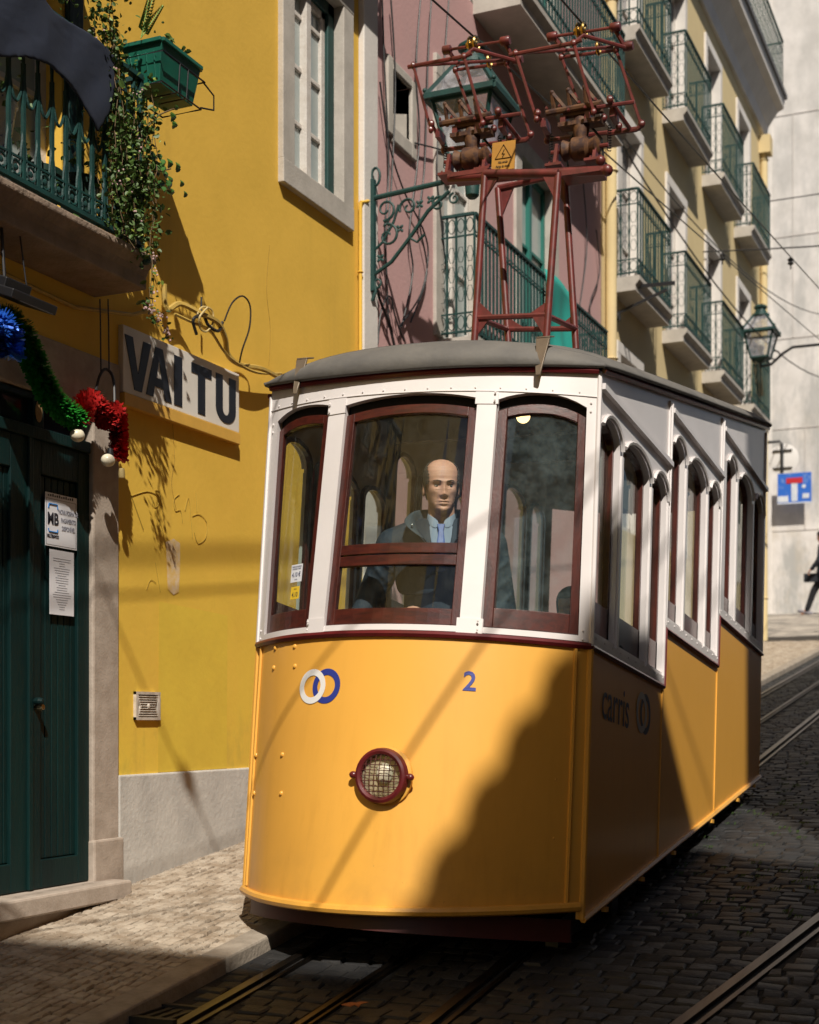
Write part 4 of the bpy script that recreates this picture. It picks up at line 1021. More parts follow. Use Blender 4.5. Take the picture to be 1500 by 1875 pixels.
def collector(ox,oz,sc=1.):
    """trolley head: spool on brackets, spring bank, four arms and a wire-shoe frame; ox/oz shift in pixels already turned into metres"""
    def P(x,y,z): return (ox+x,1.55+y,oz+z)
    # base: drum on two brackets
    m=MB(); m.lathe([(.03,-.12),(.062,-.10),(.045,-.06),(.068,-.04),(.068,.04),(.045,.06),(.062,.10),(.03,.12)],P(0,0,.11),18,'x'); m.lathe([(.035,.14),(.05,.2),(.05,.26),(.03,.3)],P(0,0,.02),12); m.obox(P(0,0,.26),(.13,.05,.012),(.12,0,0)); m.obox(P(.02,-.03,.315),(.12,.018,.014),(.1,0,0)); m.tube([P(-.2,-.06,.33),P(.14,-.06,.34)],.019,8)
    b=TP('trolley_base',RST,m,ct,True)
    m=MB()
    for sx in(-.15,.09):
        m.ext([P(sx,-.06,0),P(sx,.06,0),P(sx,.025,.15),P(sx,-.025,.15)],(.02,0,0)); m.box(P(sx,0,0)[0]-.045,P(sx,0,0)[0]+.055,1.55-.07,1.55+.07,oz-.004,oz+.012)
    m.tube([P(-.18,0,.11),P(.17,0,.11)],.013,8)
    for sx in(-.22,-.1,.05,.2): m.box(P(sx,0,0)[0]-.016,P(sx,0,0)[0]+.016,1.50,1.60,oz+.255,oz+.31)
    m.tube([P(-.24,-.10,.315),P(-.24,.12,.26)],.013,7); m.tube([P(.2,-.10,.33),P(.26,.12,.26)],.013,7); m.tube([P(-.25,.12,.26),P(.32,.14,.26)],.014,7)
    m.tube([P(.12,.13,.25),P(.30,.13,.25),P(.335,.13,.275)],.014,7); m.tube([P(.12,-.09,.30),P(.335,-.06,.315)],.012,7)
    for a in((-.24,-.10,.315),(.2,-.10,.33),(-.25,.12,.26),(.13,.02,.29),(.2,.1,.27),(.33,.13,.28)): m.ball(P(*a),(.022,.022,.026),8,6); 
    TP('trolley_brackets',MRN,m,b,True)
    for sx,sy in((-.20,.05),(.16,.05)):
        m=MB(); m.tube([P(sx+.012*math.cos(q*1.05),sy+.012*math.sin(q*1.05),.10+q*.0026) for q in range(60)],.0032,5); TP('coil_spring',BLK,m,b,True)
    m=MB(); m.tube([P(.02,.05,.30),P(.10,.09,.20),P(.12,.08,.06),P(.04,.05,-.02)],.008,6); m.tube([P(-.04,.06,.28),P(-.13,.10,.18),P(-.10,.09,.04)],.007,6); TP('power_lead',BLK,m,b,True)
    m=MB()
    for bx_,by_,bz_ in((-.2,-.06,.355),(-.12,-.06,.356),(.0,-.06,.36),(.1,-.06,.362),(-.17,-.055,.01),(-.12,-.055,.01),(.08,-.055,.01),(.14,-.055,.01),(.05,-.10,.30),(-.05,-.10,.30),(-.1,.06,.27),(.1,.06,.27)): m.lathe([(.010,0),(.010,.010),(.005,.011),(.005,.018)],P(bx_,by_,bz_),6)
    TP('bolts',MRN,m,b)
    m=MB()
    for sx in(-.16,-.06,.04):
        m.bar(P(sx,-.02,.33),P(sx-.012,-.05,.46),.018,.018); m.bar(P(sx-.012,-.05,.46),P(sx+.085,-.02,.34),.018,.018); m.ball(P(sx-.012,-.05,.46),.015,8,6)
    TP('spring_bank',RST,m,b,True)
    m=MB()
    lean=-.155
    bots=[(-.245,-.10,.28),(.105,-.10,.27),(-.02,.10,.36),(.325,.13,.28)]
    tops=[(-.375,-.10-.05,.685),(-.015,-.10-.05,.685),(-.155,.10-.05,.735),(.175,.13-.05,.74)]
    for i,(a,b_) in enumerate(zip(bots,tops)):
        q1=P(*a);q2=P(*b_); m.tube([q1,tuple(Vector(q1).lerp(Vector(q2),.9)),q2],.010,7); m.ball(q1,(.018,.018,.024),8,6); m.ball(q2,(.020,.02,.024),8,6)
    TP('trolley_arm',MRN,m,b,True)
    m=MB(); t0,t1,t2,t3=tops
    m.tube([P(t0[0]-.04,t0[1],t0[2]-.004),P(*t1),P(t1[0]+.05,t1[1],t1[2]+.012)],.013,8)
    m.tube([P(*t0),P(t0[0]+.10,t0[1]+.07,t0[2]+.03),P(t3[0],t3[1]-.06,t3[2]-.015)],.010,7); m.tube([P(*t1),P(t1[0]+.05,t1[1]+.02,t1[2]+.05),P(t3[0]+.09,t3[1],t3[2]-.01)],.012,7)
    m.tube([P(-.19,0,.845),P(.18,0,.835)],.009,8)
    for sx in(-.2,.19): m.lathe([(.024,-.03),(.028,-.025),(.028,.025),(.024,.03)],P(sx,0,.845 if sx<0 else .835),10,'x')
    m.tube([P(-.19,0,.845),P(-.13,.04,.75)],.013,7); m.tube([P(.18,0,.835),P(.23,.06,.74)],.013,7); m.lathe([(.024,-.03),(.03,0),(.024,.03)],P(.25,.07,.745),10,'x')
    m.tube([P(*t2),P(*t3)],.010,7)
    TP('trolley_frame',MRN,m,b,True)
    m=MB(); m.ring(P(.08,.03,.74),.035,.009,'x',14,6); TP('guide_wheel',GLDN,m,b,True)
    m=MB()
    for sx in(-.035,.0): m.ring(P(sx,0,.85),.042,.010,'x',16,6)
    m.lathe([(.02,-.045),(.028,0),(.02,.03)],P(-.018,0,.85),12,'x')
    TP('contact_wheel',GLDN,m,b,True)
cl=(-0.447,1.550,4.362); cr=(0.245,1.550,4.324)
collector(cl[0],cl[2]); collector(cr[0],cr[2])
# yellow warning plate on the tower
m=MB(); w0,w1=(-0.254,1.400,4.467),(-0.109,1.400,4.290)
m.box(w0[0],w1[0],1.40,1.406,w1[2],w0[2]); wp=TP('warning_plate',mat('warning_yellow',(.42,.20,.02),.6,col2=(.25,.12,.02),nscale=10),m,ct)
m=MB(); xm=(w0[0]+w1[0])/2; zt=w0[2]-.02; hw=.050
tri=[(xm-hw,1.398,zt-.085),(xm+hw,1.398,zt-.085),(xm,1.398,zt)]
m.tube(tri,.0035,4,closed=True); m.tube([(xm+.006,1.398,zt-.03),(xm-.008,1.398,zt-.058),(xm+.008,1.398,zt-.058),(xm-.006,1.398,zt-.078)],.003,4)
for i,tx in enumerate(('Alta tensão','Perigo de morte')):
    q=mapped(text_mb(tx,.020,.66),lambda a,b,c,i=i:(xm+a,1.397-c,zt-.108-i*.026+b)); m.add(q.v,q.f)
TP('warning_print',mat('warning_black',(.05,.03,.01),.6),m,wp)

# ---------------------------------------------------------------- people
from mathutils import Quaternion
SHR=Matrix(((1,0,0,0),(0,1,0,0),(-CANT,0,1,CANT*HW),(0,0,0,1)))
TM=Matrix.Translation(TO)@Matrix.Rotation(TILT,4,'X')@SHR
SKIN=mat('skin',(.62,.345,.26),.55,col2=(.50,.24,.165),nscale=22,namt=.6,bump=.08,bscale=160); SKIN.node_tree.nodes['Principled BSDF'].inputs['Subsurface Weight'].default_value=.08; SKIN.node_tree.nodes['Principled BSDF'].inputs['Subsurface Radius'].default_value=(.01,.004,.002)
NAVY=mat('navy_jacket',(.014,.027,.046),.75,col2=(.008,.016,.030),nscale=9,namt=.8,bump=.5,bscale=16)
LINE=mat('jacket_lining',(.036,.055,.072),.8,col2=(.024,.038,.052),nscale=14)
HAIR=mat('short_grey_hair',(.030,.022,.018),.85,col2=(.085,.068,.055),nscale=60,namt=.7,bump=.6,bscale=220)
def frame(o,yaw,pitch=0.,roll=0.):
    # person axes: x right, y forward, z up
    return Matrix.Translation(Vector(o))@Matrix.Rotation(yaw,4,'Z')@Matrix.Rotation(pitch,4,'X')@Matrix.Rotation(roll,4,'Y')
def xf(mb,M): return mapped(mb,lambda a,b,c:M@Vector((a,b,c)))
HT=[(-.122,.012,.056,-.018),(-.112,.030,.073,-.022),(-.096,.044,.081,-.032),(-.072,.055,.083,-.050),(-.045,.0615,.083,-.072),(-.02,.067,.084,-.088),(0,.0705,.084,-.097),(.022,.073,.0865,-.102),(.046,.0745,.085,-.103),(.070,.072,.078,-.098),(.090,.065,.066,-.085),(.106,.052,.050,-.066),(.117,.035,.032,-.043),(.123,.014,.012,-.018)]
def head_row(z):
    for p,q in zip(HT,HT[1:]):
        if z<=q[0]: t=(z-p[0])/(q[0]-p[0]); t=max(0,t); return [p[k]+(q[k]-p[k])*t for k in(1,2,3)]
    return list(HT[-1][1:])
def feat(x,z):
    g=lambda x0,z0,sx,sz:math.exp(-((x-x0)/sx)**2-((z-z0)/sz)**2); gs=lambda x0,*a:g(x0,*a)+g(-x0,*a)
    d=.019*g(0,-.036,.0115,.0105)+.011*g(0,-.016,.0095,.018)+.004*g(0,.006,.009,.014)+.007*gs(.0145,-.040,.0065,.0065)
    d+=-.0105*gs(.031,.004,.017,.0105)+.0050*gs(.027,.0215,.021,.0070)+.0050*gs(.031,.001,.0105,.0065)+.0045*gs(.042,-.020,.017,.015)
    d+=.0065*g(0,-.0635,.021,.0050)+.0060*g(0,-.0755,.017,.0050)-.0045*g(0,-.0695,.021,.0020)-.0035*g(0,-.086,.018,.0055)+.0055*g(0,-.103,.018,.011)-.0018*gs(.031,-.056,.006,.016)
    for z0 in(.052,.064,.077): d-=.0005*math.exp(-((z-z0-.002*math.cos(x*60))/.0022)**2)*(1 if abs(x)<.045 else 0)
    ax=abs(x); t=max(0,min(1,(-.040-z)/.030)); d-=.0026*math.exp(-((ax-(.019+.014*t))/.0035)**2)*(1 if -.074<z<-.036 else 0)
    d+=.0016*gs(.030,-.012,.012,.003)-.0014*gs(.030,-.017,.013,.0025)
    return d*1.22
def head_pt(a,z,off=0.):
    w_,f,b=head_row(z); ca,sa=math.cos(a),math.sin(a)
    e=2/2.25
    x=(w_+off)*math.copysign(abs(sa)**e,sa); y=((f if ca>0 else -b)+off)*math.copysign(abs(ca)**e,ca)
    mid=0.
    if ca>0 and off<.02: y+=feat(x,z)*min(1,ca*2.2)
    return (x,y,z)
def head_mb(det=True):
    h=MB(); n=64; zs=[-.122+.245*i/84 for i in range(85)]
    vs=[(0,.03,-.124)]+[head_pt(2*math.pi*k2/n,z) for z in zs for k2 in range(n)]+[(0,-.003,.1245)]
    fs=[(0,1+(k2+1)%n,1+k2) for k2 in range(n)]
    for i in range(len(zs)-1):
        for k2 in range(n): a=1+i*n+k2;b=1+i*n+(k2+1)%n; fs.append((a,b,b+n,a+n))
    o=1+(len(zs)-1)*n
    for k2 in range(n): fs.append((o+k2,o+(k2+1)%n,len(vs)-1))
    h.add(vs,fs)
    for s in(-1,1): h.ball((s*.074,-.010,-.006),(.0085,.019,.031),12,10,(.12,s*-.16,0)); h.ball((s*.076,-.012,-.028),(.006,.009,.012),8,6)
    return h
def limb(m,pts,rs,n=12):
    for (a,ra),(b,rb) in zip(zip(pts,rs),zip(pts[1:],rs[1:])):
        m.tube([a,tuple(Vector(a).lerp(Vector(b),.5)),b],ra,n,r1=rb)
    for p,r in zip(pts,rs): m.ball(p,r*1.005,n,8)
def hand(m,wrist,dirv,up,curl=.9,s=1.):
    """palm, four unequal bent fingers, thumb leaving the side of the palm"""
    w_=Vector(wrist); d=Vector(dirv).normalized(); u=Vector(up).normalized(); sd=d.cross(u).normalized(); u=sd.cross(d)
    pc=w_+d*.045*s
    m.ball(pc,(.001,.001,.001),6,4)
    for k2 in range(4):
        off=(k2-1.5)*.0205*s
        base=w_+d*.085*s+sd*off; L=(.070,.080,.075,.058)[k2]*s
        m.tube([tuple(w_+sd*off*.6),tuple(base)],.0135*s,8,r1=.0105*s)
        p=base; a=0.
        pts=[tuple(p)]
        for q in range(3):
            a+=curl*(.45,.6,.4)[q]; p=p+(d*math.cos(a)-u*math.sin(a))*L*(.45,.32,.23)[q]; pts.append(tuple(p))
        m.tube(pts,.0095*s,8,r1=.0075*s); m.ball(pts[-1],.0075*s,8,6)
    t0=w_+d*.02*s+sd*-.03*s; t1=t0+(d*.6-sd*.8).normalized()*.04*s; t2=t1+(d*.9-u*.35).normalized()*.035*s
    m.tube([tuple(w_+d*.01),tuple(t0),tuple(t1),tuple(t2)],.013*s,8,r1=.009*s); m.ball(tuple(t2),.009*s,8,6)
def remesh(o,vox,smooth=4):
    r=o.modifiers.new('remesh','REMESH'); r.mode='VOXEL'; r.voxel_size=vox; r.use_smooth_shade=True
    if smooth: s=o.modifiers.new('smooth','SMOOTH'); s.factor=.5; s.iterations=smooth
    return o
def seated(label,H,yaw,pose,group=None,det=True,jacket=NAVY,vox=.0055,headyaw=0.,headpitch=0.,scale=1.06,cat='person'):
    """H = world position of the head centre"""
    H=Vector(H)+Vector((0,0,.032))
    M=frame(H,yaw); S=Matrix.Scale(scale,4); MH=M@Matrix.Translation((0,0,-.032))@Matrix.Rotation(headyaw,4,'Z')@Matrix.Rotation(headpitch,4,'X')@S; MB_=M@S
    t=thing('person',label,cat,(H[0],H[1],H[2]-.85),group)
    m=xf(head_mb(),MH); P=lambda a,b,c:tuple(MB_@Vector((a,b,c)))
    limb(m,[P(0,-.015,-.06),P(0,-.03,-.17)],[.056*scale,.062*scale])
    limb(m,[P(0,-.045,-.27),P(0,-.03,-.42),P(0,-.03,-.64)],[.085,.12,.14]); 
    for s in(-1,1):
        sh,el,wr,hd,up=pose[s]
        limb(m,[P(s*.06,-.05,-.25),P(*sh),P(*el),P(*wr)],[.055,.050,.042,.028]); 
        A,B=Vector(P(*wr)),Vector(P(*hd)); hand(m,A,B-A,MB_.to_3x3()@Vector(up))
        limb(m,[P(s*.09,-.03,-.64),P(s*.12,.16,-.62),P(s*.12,.16,-1.02),P(s*.12,.26,-1.07)],[.085,.06,.042,.035])
    b=remesh(build('body',SKIN,m,t),.0027 if det else .008,1)
    # jacket
    j=MB(); limb(j,[P(0,-.035,-.31),P(0,-.03,-.44),P(0,-.03,-.70)],[.130,.175,.185],16)
    j.ball(P(0,-.055,-.240),(.215*scale,.095*scale,.070*scale),18,12,(0,0,yaw))
    for s in(-1,1):
        sh,el,wr,hd,up=pose[s]
        limb(j,[P(s*.10,-.055,-.225),P(*sh),P(*el),P(*wr)],[.075,.085,.070,.050],14)
        # sleeve creases
        a,b_=Vector(P(*sh)),Vector(P(*el)); c_=Vector(P(*wr))
        for tt in(.35,.6,.85,1.1,1.3,1.6):
            q=a.lerp(b_,tt) if tt<=1 else b_.lerp(c_,tt-1); rr=.088-.02*tt
            d=(b_-a if tt<=1 else c_-b_).normalized(); q2=Quaternion(d.cross(Vector((0,0,1))),.5)@d
            pts=[]
            e1=q2.cross(Vector((0,0,1))).normalized(); e2=q2.cross(e1)
            for k2 in range(12): an=2*math.pi*k2/12; pts.append(tuple(q+e1*math.cos(an)*rr+e2*math.sin(an)*rr))
            j.tube(pts,.011,6,closed=True)
    jk=remesh(build('jacket',jacket,j,t),vox*1.3,3)
    return t,M,MH,MB_,P
# driver
Hd=TM@Vector((0.132,-0.050,1.966))
yaw=R(180+22)
drv,M,MH,MBd,P=seated('balding man in a navy jacket and blue tie driving behind the middle front window',Hd,yaw,
  {1:((.215,-.05,-.28),(.30,-.07,-.47),(.36,.01,-.60),(.41,.03,-.62),(0,0,1)),
   -1:((-.215,-.05,-.28),(-.27,-.08,-.56),(-.20,.10,-.68),(-.12,.14,-.70),(0,0,1))},headyaw=R(9),headpitch=R(-4),scale=1.07)
hair=MB()
def cap(m,MHx,bald=True):
    """close cropped hair: a thin shell over the back, sides and crown of the skull"""
    n=64; zs=[-.05+.171*i/60 for i in range(61)]; off=.0055 if bald else .010
    m.v+= [tuple(MHx@Vector(head_pt(2*math.pi*k2/n,z,off))) for z in zs for k2 in range(n)]
    for i in range(60):
        for k2 in range(n):
            x,y,z=head_pt(2*math.pi*(k2+.5)/n,(zs[i]+zs[i+1])/2,0)
            if bald:
                front=.053 if z<.055 else .053-(z-.055)*.85
                if y>front+.004*math.sin(z*400+x*300): continue
                if z<.010 and y>.020+(z)*.5: continue
                if z<-.02 and y>-.035: continue
            else:
                if y>.052 and z<.06: continue
                if z<-.01 and y>.0: continue
            m.f.append((i*n+k2,i*n+(k2+1)%n,(i+1)*n+(k2+1)%n,(i+1)*n+k2))
cap(hair,MH); o=build('hair',HAIR,hair,drv,True); sd=o.modifiers.new('s','SOLIDIFY'); sd.thickness=.004; sd.offset=0
m=MB(); mp_=MB()
for s in(-1,1):
    br=MB()
    ey=head_pt(math.asin(.42),.001)[1]; c=MH@Vector((s*.0305,ey-.0085,.001)); m.ball(c,(.0125,.0125,.0058),14,10,(0,0,yaw)); 
    c2=MH@Vector((s*.0305-.001,ey+.0025,.001)); mp_.ball(c2,(.0048,.003,.0048),10,7,(0,0,yaw))
    pts=[]
    for q in (0,.25,.5,.75,1):
        xx=.013+.034*q; zz=.0205+.005*math.sin(q*2.4); aa=math.asin(min(.99,(xx/head_row(zz)[0])**(2.25/2))); pp=head_pt(aa,zz); pts.append(MH@Vector((s*pp[0],pp[1]+.0005,zz)))
    br.tube([tuple(p) for p in pts],.0030,6,r1=.0014)
    build('eyebrow',HAIR,br,drv,True); br=MB(); pts=[]
    for q in (0,.25,.5,.75,1):
        xx=.019+.024*q; zz=.0050+.0025*math.sin(q*3.1); aa=math.asin((xx/head_row(zz)[0])**(2.25/2)); pp=head_pt(aa,zz); pts.append(MH@Vector((s*pp[0],pp[1]+.0005,zz)))
    br.tube([tuple(p) for p in pts],.0012,5); build('eyelid',HAIR,br,drv,True)
mm=[MH@Vector((x,head_pt(math.asin((abs(x)/head_row(-.0695)[0])**(2.25/2)),-.0695)[1]+.0006,-.0697)) for x in (-.021,-.011,0,.011,.021)]
build('eye',mat('eye_white',(.26,.22,.20),.4),m,drv,True); build('iris',mat('iris',(.02,.02,.025),.2),mp_,drv,True); 
mo_=MB(); mo_.tube([tuple(p) for p in mm],.0019,5); build('lips',mat('lip_line',(.24,.10,.075),.6),mo_,drv,True)
# collar of the shirt, tie, raised jacket collar
def sheetc(pts,th,name,mt,par,sub=2):
    m=MB(); n=len(pts[0]); vs=[P(*p) for row in pts for p in row]; fs=[]
    for i in range(len(pts)-1):
        for j in range(n-1): fs.append((i*n+j,i*n+j+1,(i+1)*n+j+1,(i+1)*n+j))
    m.add(vs,fs); o=build(name,mt,m,par,True); s=o.modifiers.new('s','SOLIDIFY'); s.thickness=th; s.offset=0
    s=o.modifiers.new('ss','SUBSURF'); s.levels=sub; s.render_levels=sub; return o
SH=mat('shirt',(.24,.29,.38),.8,col2=(.17,.22,.30),nscale=60,stretch=(1,1,.1))
for s in(-1,1):
    sheetc([[(s*.005,.062,-.185),(s*.035,.060,-.165),(s*.062,.02,-.145),(s*.055,-.05,-.13)],[(s*.014,.080,-.225),(s*.046,.078,-.215),(s*.067,.03,-.182),(s*.062,-.05,-.155)]],.004,'shirt_collar',SH,drv)
    sheetc([[(s*.050,.050,-.160),(s*.10,.02,-.170),(s*.16,-.03,-.185)],[(s*.048,.096,-.235),(s*.11,.075,-.235),(s*.19,-.01,-.24)],[(s*.034,.135,-.31),(s*.11,.12,-.31),(s*.21,.02,-.31)],[(s*.004,.172,-.40),(s*.11,.150,-.40),(s*.21,.03,-.40)],[(s*.004,.180,-.52),(s*.11,.160,-.52),(s*.20,.03,-.52)]],.010,'jacket_front',NAVY,drv)
    # stand-up jacket collar, opening wider on one side
    wde=1.08 if s==1 else 1.0
    sheetc([[(s*.045,.13,-.31),(s*.10,.105,-.245),(s*.115,.02,-.19),(s*.10,-.06,-.165),(s*.0,-.11,-.16)],
            [(s*.06*wde,.145,-.275),(s*.135*wde,.11,-.195),(s*.125,.02,-.135),(s*.10,-.07,-.105),(s*.0,-.115,-.10)],
            [(s*.085*wde,.150,-.265),(s*.165*wde,.115,-.20),(s*.145,.02,-.15),(s*.115,-.08,-.125),(s*.0,-.13,-.12)]],.006,'jacket_collar',LINE,drv)
b_=MB(); b_.ball(P(.125,.130,-.212),(.0065,.0065,.0065),10,8); build('snap_button',mat('snap_metal',(.6,.6,.6),.3,metal=.9),b_,drv,True)
sheetc([[(x_*.055,.062,-.195) for x_ in(-1,-.3,.3,1)],[(x_*.062,.086-.012*abs(x_),-.25) for x_ in(-1,-.3,.3,1)],[(x_*.045,.118-.01*abs(x_),-.32) for x_ in(-1,-.3,.3,1)],[(x_*.014,.160,-.41) for x_ in(-1,-.3,.3,1)]],.012,'shirt_front',SH,drv)
m=MB(); m.ext([P(-.017,.078,-.205),P(.017,.078,-.205),P(.011,.092,-.235),P(.024,.140,-.34),P(.018,.172,-.42),P(-.018,.172,-.42),P(-.024,.140,-.34),P(-.011,.092,-.235)],tuple(MBd.to_3x3()@Vector((0,.012,.004)))); build('tie',mat('blue_tie',(.02,.06,.28),.5,col2=(.10,.18,.45),nscale=40,stretch=(1,1,.6)),m,drv,bevel=.003)
# passenger deeper in the car
Hp=TM@Vector((0.597,0.620,1.498))
prs=seated('dark haired passenger sitting low behind the right front window of the tram',Hp,R(160),
  {1:((.19,-.03,-.27),(.22,.05,-.5),(.12,.25,-.58),(.06,.32,-.6),(0,0,1)),-1:((-.19,-.03,-.27),(-.22,.05,-.5),(-.12,.25,-.58),(-.06,.32,-.6),(0,0,1))},jacket=mat('charcoal_coat',(.02,.018,.02),.85),vox=.010,scale=1.0,det=False)
hair=MB(); cap(hair,prs[2],False); o=build('hair',mat('black_hair',(.012,.010,.009),.7),hair,prs[0],True); sd=o.modifiers.new('s','SOLIDIFY'); sd.thickness=.012
# pedestrian crossing at the top of the street, walking to the left
Wp=Vector((-4.13,31.0,G(31.0)+.066)); yw=R(90)
Mw=frame(Wp,yw); Q=lambda a,b,c:tuple(Mw@Vector((a,b,c)))
ped=thing('person','pedestrian in black walking left past the white wall at the top of the street','person',tuple(Wp))
m=xf(head_mb(),frame(Q(0,.05,1.66),yw,R(-8)))
limb(m,[Q(0,.02,1.57),Q(0,.0,1.47)],[.055,.06]); limb(m,[Q(0,0,1.42),Q(0,-.01,1.2),Q(0,-.02,.98)],[.12,.12,.13])
armp={1:((.19,-.02,1.38),(.24,-.14,1.12),(.20,.02,.92),(.19,.08,.86)),-1:((-.19,.0,1.38),(-.24,.08,1.12),(-.20,.22,.96),(-.19,.28,.90))}
for s in(-1,1):
    a,b,c,d=armp[s]; limb(m,[Q(s*.08,0,1.42),Q(*a),Q(*b),Q(*c)],[.07,.05,.04,.028]); A=Vector(Q(*c)); hand(m,A,Vector(Q(*d))-A,(0,0,1))
legp={1:((.09,-.02,.92),(.10,.22,.52),(.10,.36,.12),(.10,.46,.05)),-1:((-.09,-.02,.92),(-.10,-.03,.50),(-.10,-.38,.22),(-.10,-.32,.09))}
for s in(-1,1): limb(m,[Q(*p) for p in legp[s]],[.085,.055,.042,.035])
remesh(build('body',SKIN,m,ped),.010,2)
BK=mat('black_clothing',(.014,.017,.024),.85)
j=MB(); limb(j,[Q(0,0,1.42),Q(0,-.01,1.2),Q(0,-.02,.90)],[.13,.155,.17],14); j.ball(Q(0,0,1.41),(.11,.21,.08),14,10)
for s in(-1,1): a,b,c,d=armp[s]; limb(j,[Q(s*.08,0,1.41),Q(*a),Q(*b),Q(*c)],[.085,.07,.058,.045])
remesh(build('jacket',BK,j,ped),.012,2)
j=MB()
for s in(-1,1): limb(j,[Q(*p) for p in legp[s][:3]],[.10,.075,.058])
remesh(build('trousers',mat('dark_trousers',(.012,.013,.017),.85),j,ped),.012,2)
for s in(-1,1):
    a,b=Vector(Q(*legp[s][2])),Vector(Q(*legp[s][3])); f=Mw.to_3x3()@Vector((0,1,0)); f=(f+Vector((0,0,-.5 if s==-1 else .25))).normalized()
    mm_=MB(); c=a+Vector((0,0,-.06)); mm_.tube([tuple(c-f*.07),tuple(c+f*.02),tuple(c+f*.17)],.05,10,r1=.036); mm_.ball(tuple(c+f*.17),.036,10,7); mm_.ball(tuple(c-f*.07),.05,10,7); build('shoe',mat('grey_shoe',(.25,.24,.27),.7),mm_,ped,True)
hair=MB(); cap(hair,frame(Q(0,.05,1.66),yw,R(-8)),False); o=build('hair',mat('black_hair',(.012,.010,.009)),hair,ped,True); sd=o.modifiers.new('s','SOLIDIFY'); sd.thickness=.014
m=MB()
hb=(-4.410,31.000,4.797)
m.obox((hb[0]+.02,31.0,hb[2]),(.15,.06,.09)); m.ring((hb[0]+.05,31.0,hb[2]+.10),.07,.008,'y',16,5,0,math.pi)
tag(build('handbag',BK,m,bevel=.02),'small black bag held in front of the pedestrian','bag')

# ---------------------------------------------------------------- street lamps
LG=glass('lantern_glass',tint=(.85,.87,.9),dust=.28,dcol=(.55,.55,.62),dscale=4)
def lantern(t,c,s=1.):
    """four sided lantern: c = centre of the bottom ring"""
    x,y,z=c; a,b,h=.12*s,.20*s,.34*s
    m=MB()
    for sx,sy in((-1,-1),(1,-1),(1,1),(-1,1)): m.bar((x+sx*a,y+sy*a,z),(x+sx*b,y+sy*b,z+h),.022*s,.022*s)
    def sq(r,zz,w_=.022): 
        for p,q in(((-1,-1),(1,-1)),((1,-1),(1,1)),((1,1),(-1,1)),((-1,1),(-1,-1))): m.bar((x+p[0]*r,y+p[1]*r,zz),(x+q[0]*r,y+q[1]*r,zz),w_*s,w_*s)
    sq(a,z);sq(b,z+h);sq(b*1.18,z+h+.02*s,.035)
    m.lathe([(.05*s,-.06*s),(.13*s,-.01*s),(a*1.2,0)],(x,y,z),4,'z',math.pi/4)
    c1=b*1.18; c2=.085*s; z1=z+h+.03*s; z2=z+h+.27*s
    for sx,sy in((-1,-1),(1,-1),(1,1),(-1,1)): m.bar((x+sx*c1,y+sy*c1,z1),(x+sx*c2,y+sy*c2,z2),.026*s,.026*s); m.ball((x+sx*c1*1.0,y+sy*c1,z1+.03*s),.016*s,8,6)
    m.lathe([(c2*1.5,0),(c2*1.45,.03*s),(.085*s,.05*s),(.07*s,.10*s),(.095*s,.12*s),(.095*s,.14*s),(.06*s,.165*s),(.01,.18*s)],(x,y,z2-.01*s),20)
    f=build('lantern_frame',GRN,m,t,True)
    m=MB()
    for (p,q) in(((-1,-1),(1,-1)),((1,-1),(1,1)),((1,1),(-1,1)),((-1,1),(-1,-1))):
        m.add([(x+p[0]*a,y+p[1]*a,z),(x+q[0]*a,y+q[1]*a,z),(x+q[0]*b,y+q[1]*b,z+h),(x+p[0]*b,y+p[1]*b,z+h)],[(0,1,2,3)])
        m.add([(x+p[0]*c1,y+p[1]*c1,z1),(x+q[0]*c1,y+q[1]*c1,z1),(x+q[0]*c2,y+q[1]*c2,z2),(x+p[0]*c2,y+p[1]*c2,z2)],[(0,1,2,3)])
    build('lantern_glazing',LG,m,f)
    build('bulb',mat('frosted_bulb',(.75,.68,.52)),MB().lathe([(.02*s,0),(.03*s,.06*s),(.06*s,.14*s),(.05*s,.22*s),(.01,.25*s)],(x,y,z+.02*s),12),f,True)
la=thing('street_lamp','green four sided street lantern on an ornate scrolled wall bracket behind the collectors','street lamp',(WX,9.86,5.0))
lx,ly=-3.78,9.68
lantern(la,(lx,ly,5.86),1.12)
def spiral(m,c,r0,turns,a0,sgn,r,up=(0,0)):
    pts=[]
    for i in range(22):
        t=i/21; a=a0+sgn*turns*2*math.pi*t; rr=r0*(1-.8*t); pts.append((c[0]+rr*math.cos(a),ly,c[1]+rr*math.sin(a)))
    m.tube(pts,r,6,r1=r*.7)
m=MB(); zb=5.70
wx=WX+.06
m.tube([(wx,ly,5.05),(wx,ly,5.80)],.018,8); m.box(WX+.045,WX+.075,ly-.02,ly+.02,5.0,5.84)
m.ring((wx+.02,ly,5.86),.035,.010,'y',14,6,0,2*math.pi,1.9)
m.tube([(wx,ly,zb),(lx+.02,ly,zb+.05)],.020,8); m.tube([(lx,ly,zb-.06),(lx,ly,zb+.1),(lx,ly,5.88)],.026,10); m.lathe([(.03,-.12),(.05,-.10),(.055,-.02),(.04,.02),(.055,.06),(.03,.10)],(lx,ly,zb),14)
m.tube([(wx,ly,5.12),(wx+.15,ly,5.20),(wx+.30,ly,5.36),(wx+.45,ly,5.54),(wx+.62,ly,5.66)],.015,8)
spiral(m,(wx+.10,5.60),.085,1.2,R(-90),1,.011); spiral(m,(wx+.29,5.59),.075,1.25,R(200),-1,.011); spiral(m,(wx+.53,5.58),.055,1.3,R(60),1,.010); spiral(m,(wx+.12,5.40),.09,1.2,R(90),-1,.011); spiral(m,(wx+.66,5.60),.045,1.2,R(100),1,.009)
